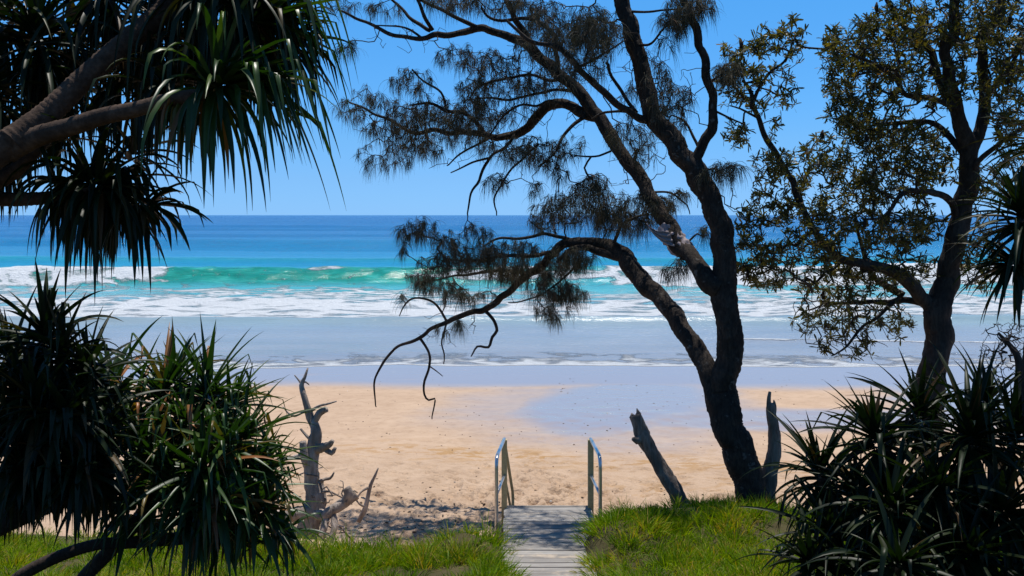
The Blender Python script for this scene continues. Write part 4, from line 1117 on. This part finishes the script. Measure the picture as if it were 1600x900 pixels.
s1 = MB()
jag(s1, [(1072, 800, 10.7, 14), (1060, 776, 10.7, 12), (1040, 743, 10.72, 11.5), (1019, 708, 10.76, 11), (1004, 680, 10.8, 12), (998, 662, 10.82, 9.5), (993, 648, 10.84, 9.5)])
jag(s1, [(1004, 684, 10.8, 8), (995, 688, 10.74, 6.5), (989, 686, 10.7, 3)], 8)
jag(s1, [(990, 652, 10.84, 4), (987, 648, 10.83, 3), (984, 652, 10.82, .5)], 6)
jag(s1, [(996, 652, 10.84, 5), (998, 645, 10.84, 3.5), (995, 638, 10.84, .6)], 6)
o = s1.build('dead_stump', M['snag'])
tag(o, 'broken grey stump leaning left, standing in the grass between the boardwalk and the she-oak', 'stump', 'broken tree stumps')
s2 = MB()
jag(s2, [(1196, 800, 10.9, 15), (1198, 772, 10.9, 13.5), (1203, 740, 10.9, 12), (1210, 706, 10.9, 10.5), (1209, 672, 10.9, 9.5), (1205, 648, 10.9, 7.5), (1204, 630, 10.9, 5.5)])
jag(s2, [(1202, 640, 10.9, 5), (1201, 626, 10.9, 3.5), (1203, 612, 10.9, 2.2)], 7)
jag(s2, [(1208, 650, 10.9, 5), (1210, 634, 10.9, 3), (1209, 625, 10.9, .8)], 7)
o = s2.build('dead_stump', M['snag'])
tag(o, 'upright jagged broken stump close against the right side of the she-oak trunk', 'stump', 'broken tree stumps')

dw = empty('driftwood_tree', P(480, 840, 10.4))
tag(dw, 'bleached dead tree with forked broken branches standing in the sand behind the green pandanus', 'driftwood')
mb = MB()
jag(mb, [(468, 862, 10.35, 19), (482, 825, 10.4, 18), (494, 780, 10.45, 16), (487, 748, 10.5, 12.5), (486, 722, 10.5, 11.5), (490, 695, 10.55, 10), (494, 672, 10.55, 8), (485, 652, 10.6, 7), (477, 625, 10.6, 4.8), (471, 602, 10.65, 3.6), (476, 590, 10.65, 2.4), (481, 575, 10.7, 1.2)])
mb.build('trunk', M['driftwood'], dw)
for dd in [
    [(471, 600, 10.65, 2), (465, 592, 10.65, 1.6), (460, 586, 10.65, 1)],
    [(472, 597, 10.65, 1.6), (478, 597, 10.65, 1.5), (483, 601, 10.65, 1)],
    [(491, 660, 10.58, 6.5), (499, 646, 10.55, 6), (510, 639, 10.52, 5.6)],
    [(484, 644, 10.6, 3), (497, 635, 10.55, 2.6), (512, 631, 10.5, 2.2), (526, 627, 10.5, 1.2)],
    [(481, 640, 10.6, 2.6), (470, 646, 10.55, 2.2), (460, 650, 10.5, 2), (450, 645, 10.5, 1.6), (442, 635, 10.5, 0.9)],
    [(488, 690, 10.55, 3.4), (480, 682, 10.5, 3), (469, 670, 10.5, 1.8)],
    [(492, 704, 10.52, 8), (504, 699, 10.45, 8), (514, 695, 10.4, 6), (520, 688, 10.38, 3.5)],
    [(506, 700, 10.45, 5), (518, 708, 10.4, 4.5), (524, 699, 10.4, 3)],
    [(487, 742, 10.5, 8), (477, 715, 10.45, 8), (473, 690, 10.45, 7)],
    [(476, 708, 10.45, 4), (462, 713, 10.4, 3.4), (447, 716, 10.4, 2.6), (436, 712, 10.4, 1.4)],
    [(494, 768, 10.48, 4), (503, 751, 10.45, 3.4), (516, 747, 10.42, 2.8), (522, 738, 10.4, 1.4)],
    [(498, 772, 10.45, 2.6), (514, 768, 10.4, 2), (535, 778, 10.4, 1.2)],
    [(488, 800, 10.4, 14), (465, 803, 10.3, 13), (440, 806, 10.2, 12), (420, 815, 10.2, 11)],
    [(495, 800, 10.4, 14), (506, 806, 10.3, 11), (518, 797, 10.3, 10), (538, 785, 10.35, 10), (557, 772, 10.4, 9)],
    [(540, 784, 10.35, 9), (545, 772, 10.33, 8), (541, 762, 10.33, 7)],
    [(510, 805, 10.3, 8), (506, 825, 10.2, 7), (498, 860, 10.1, 6)],
    [(520, 802, 10.3, 6), (522, 825, 10.2, 6), (510, 865, 10.1, 5)],
]:
    mb = MB()
    jag(mb, [(a, b_, c, r_ * 0.84) for a, b_, c, r_ in dd], 9, 0.14, 0.025)
    mb.build('branch', M['driftwood'], dw)
dn = [P(u, v, d) for u, v, d in [(494, 770, 10.45), (506, 750, 10.42), (538, 783, 10.33), (512, 800, 10.3), (500, 830, 10.2), (522, 822, 10.2), (490, 700, 10.5), (470, 805, 10.3)]]
for pts, rs in grow(dn, None, sample_blobs([(520, 770, 40, 28, 10.35,   .2, 26), (520, 835, 30, 25, 10.2, .2, 20), (480, 730, 30, 20, 10.4, .1, 6)]), 0.006, -0.1, 0.3, 0.35, 0.014):
    mb = MB()
    pp, rr = catmull(pts, rs, 0.04)
    tube(mb, pp, rr, 6, 0.1)
    mb.build('branch', M['driftwood'] if rnd.random() < .5 else M['snag'], dw)
mb = MB()
jag(mb, [(560, 815, 11.1, 4), (570, 796, 11.1, 4.2), (575, 776, 11.1, 3.4), (579, 758, 11.1, 2.6), (586, 743, 11.1, 2), (591, 731, 11.1, 0.9)], 7)
jag(mb, [(577, 762, 11.1, 2), (568, 766, 11.05, 1.6), (561, 773, 11.05, 1.2), (557, 784, 11.05, .7)], 6)
jag(mb, [(571, 792, 11.1, 2.4), (562, 788, 11.05, 1.6), (556, 780, 11.05, .8)], 6)
o = mb.build('driftwood_stick', M['driftwood'])
tag(o, 'small forked grey stick stuck upright in the sand right of the dead tree', 'stick')
mb = MB()
jag(mb, [(528, 820, 10.6, 1.3), (552, 846, 10.5, 1.3), (580, 880, 10.3, 1)], 6)
o = mb.build('fallen_stick', M['twig'])
tag(o, 'thin dark stick slanting into the grass below the dead tree', 'stick')

# ------------------------------------------------------------------ the boardwalk
bw = empty('boardwalk', (0.44, 9.5, 1.6))
tag(bw, 'weathered plank boardwalk with two metal handrails leading down to the sand', 'boardwalk')


def dz(y): return 1.58 + 0.1 * (11.12 - y)


k = 0
y = 7.2
while y < 11.0:
    mb = MB()
    box(mb, -0.10 + rnd.uniform(-.015, .015), 0.98 + rnd.uniform(-.015, .015), y, y + 0.138, dz(y) - 0.038 + rnd.uniform(-.004, .004), dz(y) + rnd.uniform(-.004, .004), -0.1, rnd.random())
    mb.build('plank', M['plank'], bw, smooth=False)
    y += 0.151
for x in (-0.02, 0.86):
    mb = MB()
    vs = [(x, 7.2, dz(7.2) - .06), (x + .05, 7.2, dz(7.2) - .06), (x + .05, 7.2, dz(7.2) - .2), (x, 7.2, dz(7.2) - .2)]
    vs += [(a, 11.1, dz(11.1) - (dz(7.2) - c)) for a, b, c in vs]
    mb.add(vs, [(0, 1, 2, 3), (4, 7, 6, 5), (0, 4, 5, 1), (1, 5, 6, 2), (2, 6, 7, 3), (3, 7, 4, 0)])
    mb.build('bearer', M['plank'], bw, smooth=False)
mb = MB()
box(mb, -0.12, 1.0, 11.12, 11.16, 1.38, 1.584)
mb.build('end_board', M['plank'], bw, smooth=False)
for i in range(4):
    mb = MB()
    yy, zz = 11.2 + i * 0.25, 1.58 - 0.17 * (i + 1)
    box(mb, -0.08, 0.96, yy, yy + 0.24, zz - 0.04, zz)
    mb.build('step', M['plank'], bw, smooth=False)


def arc_pts(a, b, c, r, n=6):
    """corner at b rounded with radius r"""
    d1 = (a - b).normalized(); d2 = (c - b).normalized()
    p1_, p2_ = b + d1 * r, b + d2 * r
    out = []
    for i in range(n + 1):
        t = i / n
        out.append((1 - t) ** 2 * p1_ + 2 * t * (1 - t) * b + t * t * p2_)
    return out


def handrail(xn, xf, xs):
    a = Vector((xn, 10.1, 1.45)); b = Vector((xn, 10.1, 2.47)); c = Vector((xf, 11.08, 2.43))
    pts = [a, a.lerp(b, .4), a.lerp(b, .75)] + arc_pts(a, b, c, 0.14) + [b.lerp(c, .6), c]
    mb = MB()
    tube(mb, pts, [0.021] * len(pts), 12)
    h = mb.build('handrail', M['steel'], bw)
    mb = MB()
    hw = 0.034
    v = [(xf - hw, 11.04), (xf + hw, 11.04), (xf + hw, 11.11), (xf - hw, 11.11)]
    z0, z1 = 0.8, 2.425
    vs = [(p_[0], p_[1], z0) for p_ in v] + [(p_[0], p_[1], z1) for p_ in v]
    mb.add(vs, [(3, 2, 1, 0), (4, 5, 6, 7), (0, 1, 5, 4), (1, 2, 6, 5), (2, 3, 7, 6), (3, 0, 4, 7)])
    mb.build('post', M['post'], h, smooth=False)
    mb = MB()
    tube(mb, [Vector((xn, 10.1, 2.04)), Vector((xf, 11.04, 1.99))], [0.016] * 2, 10)
    mb.build('middle_rail', M['steel'], h)
    mb = MB()
    q0, q1 = Vector((xf, 11.1, 2.41)), Vector((xs, 12.15, 1.42))
    pts = [q0, q0.lerp(q1, .5)] + arc_pts(q0, q1, Vector((xs, 12.15, .8)), .1) + [Vector((xs, 12.15, .7))]
    tube(mb, pts, [0.02] * len(pts), 10)
    tube(mb, [Vector((xf, 11.1, 1.98)), Vector((xs, 12.13, 1.08))], [0.016] * 2, 10)
    mb.build('stair_rail', M['post'], h)


handrail(-0.175, -0.095, 0.012)
handrail(0.995, 0.972, 1.07)

# ------------------------------------------------------------------ rag on the she-oak limb
mb = MB()
core = [(1036, 352, 11.78, 9), (1043, 361, 11.74, 13.5), (1052, 370, 11.68, 14.5), (1061, 381, 11.6, 14), (1070, 390, 11.52, 13.8), (1077, 398, 11.48, 12.4)]
pts, rad = trace(core, 0.012)
vs, fs, nv = [], [], 40
for i, (q, h) in enumerate(zip(pts, rad)):
    tt = (pts[min(i + 1, len(pts) - 1)] - pts[max(i - 1, 0)]).normalized()
    e1 = tt.cross(Vector((0, 1, 0))).normalized(); e2 = tt.cross(e1)
    for k in range(nv):
        a = 6.2832 * k / nv
        f = 1 + 0.10 * math.sin(5 * a + i * 0.33) + 0.07 * math.sin(11 * a - i * 0.5) + 0.05 * math.sin(i * 0.9 + 2 * a)
        sag = 0.045 * max(0, -math.sin(a + 0.6)) * math.sin(3.14 * i / (len(pts) - 1))
        vs.append(q + (e1 * math.cos(a) + e2 * math.sin(a)) * h * f + Vector((-sag * .5, 0, -sag)))
for i in range(len(pts) - 1):
    for k in range(nv):
        fs.append((i * nv + k, i * nv + (k + 1) % nv, (i + 1) * nv + (k + 1) % nv, (i + 1) * nv + k))
mb.add(vs, fs)
tail, trad = trace([(1050, 374, 11.5, 11), (1040, 372, 11.48, 10), (1030, 368, 11.5, 8), (1021, 362, 11.52, 5.5), (1014, 355, 11.55, 3), (1011, 350, 11.56, 1.2)], 0.01)
vs, fs, nv = [], [], 15
for i, (q, h) in enumerate(zip(tail, trad)):
    for k in range(nv):
        t_ = k / (nv - 1) * 2 - 1
        vs.append(q + Vector((-0.4 * t_ * h, 0.02 * math.sin(t_ * 9 + i * .15) + 0.01 * math.sin(t_ * 19 - i * .3) - 0.015, t_ * h)))
for i in range(len(tail) - 1):
    for k in range(nv - 1):
        a = i * nv + k
        fs.append((a, a + 1, a + nv + 1, a + nv))
mb.add(vs, fs)
o = mb.build('rag', M['cloth'])
md = o.modifiers.new('thickness', 'SOLIDIFY'); md.thickness = 0.006
tag(o, 'crumpled pale grey rag caught on the middle limb of the she-oak', 'cloth')

# ------------------------------------------------------------------ grass on the dune
def grass_field():
    S, D, L, W, DR, RV = [], [], [], [], [], []
    n = 0
    while n < 2600:
        x = rnd.uniform(-6.3, 6.0); y = rnd.uniform(6.6, 11.0)
        lim_y = 10.4 + 0.12 * math.sin(x * 1.9 + 1) + 0.4 * math.exp(-((x - 2.5) / 1.3) ** 2) if x > 0 else 9.95 + 0.1 * math.sin(x * 2.3) - (0.72 if -2.4 < x < -0.95 else (0.5 if x > -2.4 else 0))
        if y > lim_y + rnd.gauss(0, 0.12): continue
        if (-0.12 if y > 9.4 else 0.02) < x < (1.02 if y > 9.85 else 0.66) and y < 11.3: continue
        n += 1
        z = float(gz(x, y))
        big = fbm(np.array([x * 0.9]), np.array([y * 0.9]), 77, 3)[0]
        tall = 0.16 + 0.2 * max(0, big - 0.35) * 1.6
        if abs(x - 1.2) < 0.4 and abs(y - 9.2) < 0.8 or abs(x + 0.5) < 0.45 and abs(y - 9.7) < 0.6: tall *= 1.45
        if x < -2.2: tall *= 0.85
        nb = rnd.randint(34, 60)
        v0 = rnd.gauss(0.45, 0.26)
        rr = rnd.uniform(0.06, 0.15)
        gf = float(fbm(np.array([x * 1.7]), np.array([y * 2.1]), 78, 2)[0])
        if gf < 0.42 and rnd.random() < 0.7: continue
        tall *= 0.25 + 1.6 * gf
        v0 += (gf - 0.5) * 0.5  # low tufts tinted darker, colouring in the shade between mounds
        tall *= rnd.uniform(0.65, 1.15)
        lx = -0.5 if 0.7 < x < 1.05 and y < 9.9 else (0.2 if -0.5 < x < 0 else 0)
        for _ in range(nb):
            a = rnd.uniform(0, 6.283); q = rr * math.sqrt(rnd.random())
            S.append((x + math.cos(a) * q, y + math.sin(a) * q, z - 0.02))
            D.append((math.cos(a) * q / rr * 0.9 + rnd.gauss(0, .25) + lx, math.sin(a) * q / rr * 0.9 + rnd.gauss(0, .25), 1))
            L.append(tall * rnd.uniform(0.55, 1.15) * (1 - 0.3 * q / rr)); W.append(rnd.uniform(0.006, 0.010)); DR.append(rnd.uniform(0.3, 2.0))
            RV.append(min(1, max(0, v0 + rnd.gauss(0, .15) + (0.5 if rnd.random() < .07 else 0))))
    return strips(S, D, L, W, DR, 3, RV)


V_, F_, A_ = grass_field()
o = np_mesh('dune_grass', V_, F_, M['grass'], None, A_)
tag(o, 'bright green grass covering the dune on both sides of the boardwalk', 'grass', kind='stuff')

# ------------------------------------------------------------------ small debris on the sand
S = []
mb = MB()
for i in range(950):
    if i < 380:
        y = rnd.uniform(17, 28); x = rnd.uniform(-10, 13) if rnd.random() < 0.5 else rnd.gauss(1.5, 3.5)
        s = rnd.uniform(0.008, 0.03)
    else:
        y = 11.4 + abs(rnd.gauss(0, 1.6)); x = rnd.gauss(-0.8, 2.2)
        s = rnd.uniform(0.008, 0.035)
    z = float(gz(x, y))
    a = rnd.uniform(0, 3.14)
    ca, sa = math.cos(a), math.sin(a)
    l, w_ = s, s * rnd.uniform(0.25, 0.6)
    val = rnd.random()
    pr = [(-l, 0), (-l * .4, w_), (l * .5, w_ * .8), (l, 0), (l * .4, -w_), (-l * .5, -w_ * .7)]
    h = s * rnd.uniform(0.25, 0.5)
    vs = [(x + ca * px - sa * py, y + sa * px + ca * py, z - 0.004) for px, py in pr] + [(x + ca * px * .6 - sa * py * .6, y + sa * px * .6 + ca * py * .6, z + h) for px, py in pr]
    fs = [(i2, (i2 + 1) % 6, (i2 + 1) % 6 + 6, i2 + 6) for i2 in range(6)] + [tuple(range(6, 12))]
    mb.add(vs, fs, val)
o = mb.build('beach_litter', M['debris'], None, smooth=False)
tag(o, 'scattered dark seed pods, weed scraps and shell bits on the sand', 'litter', kind='stuff')
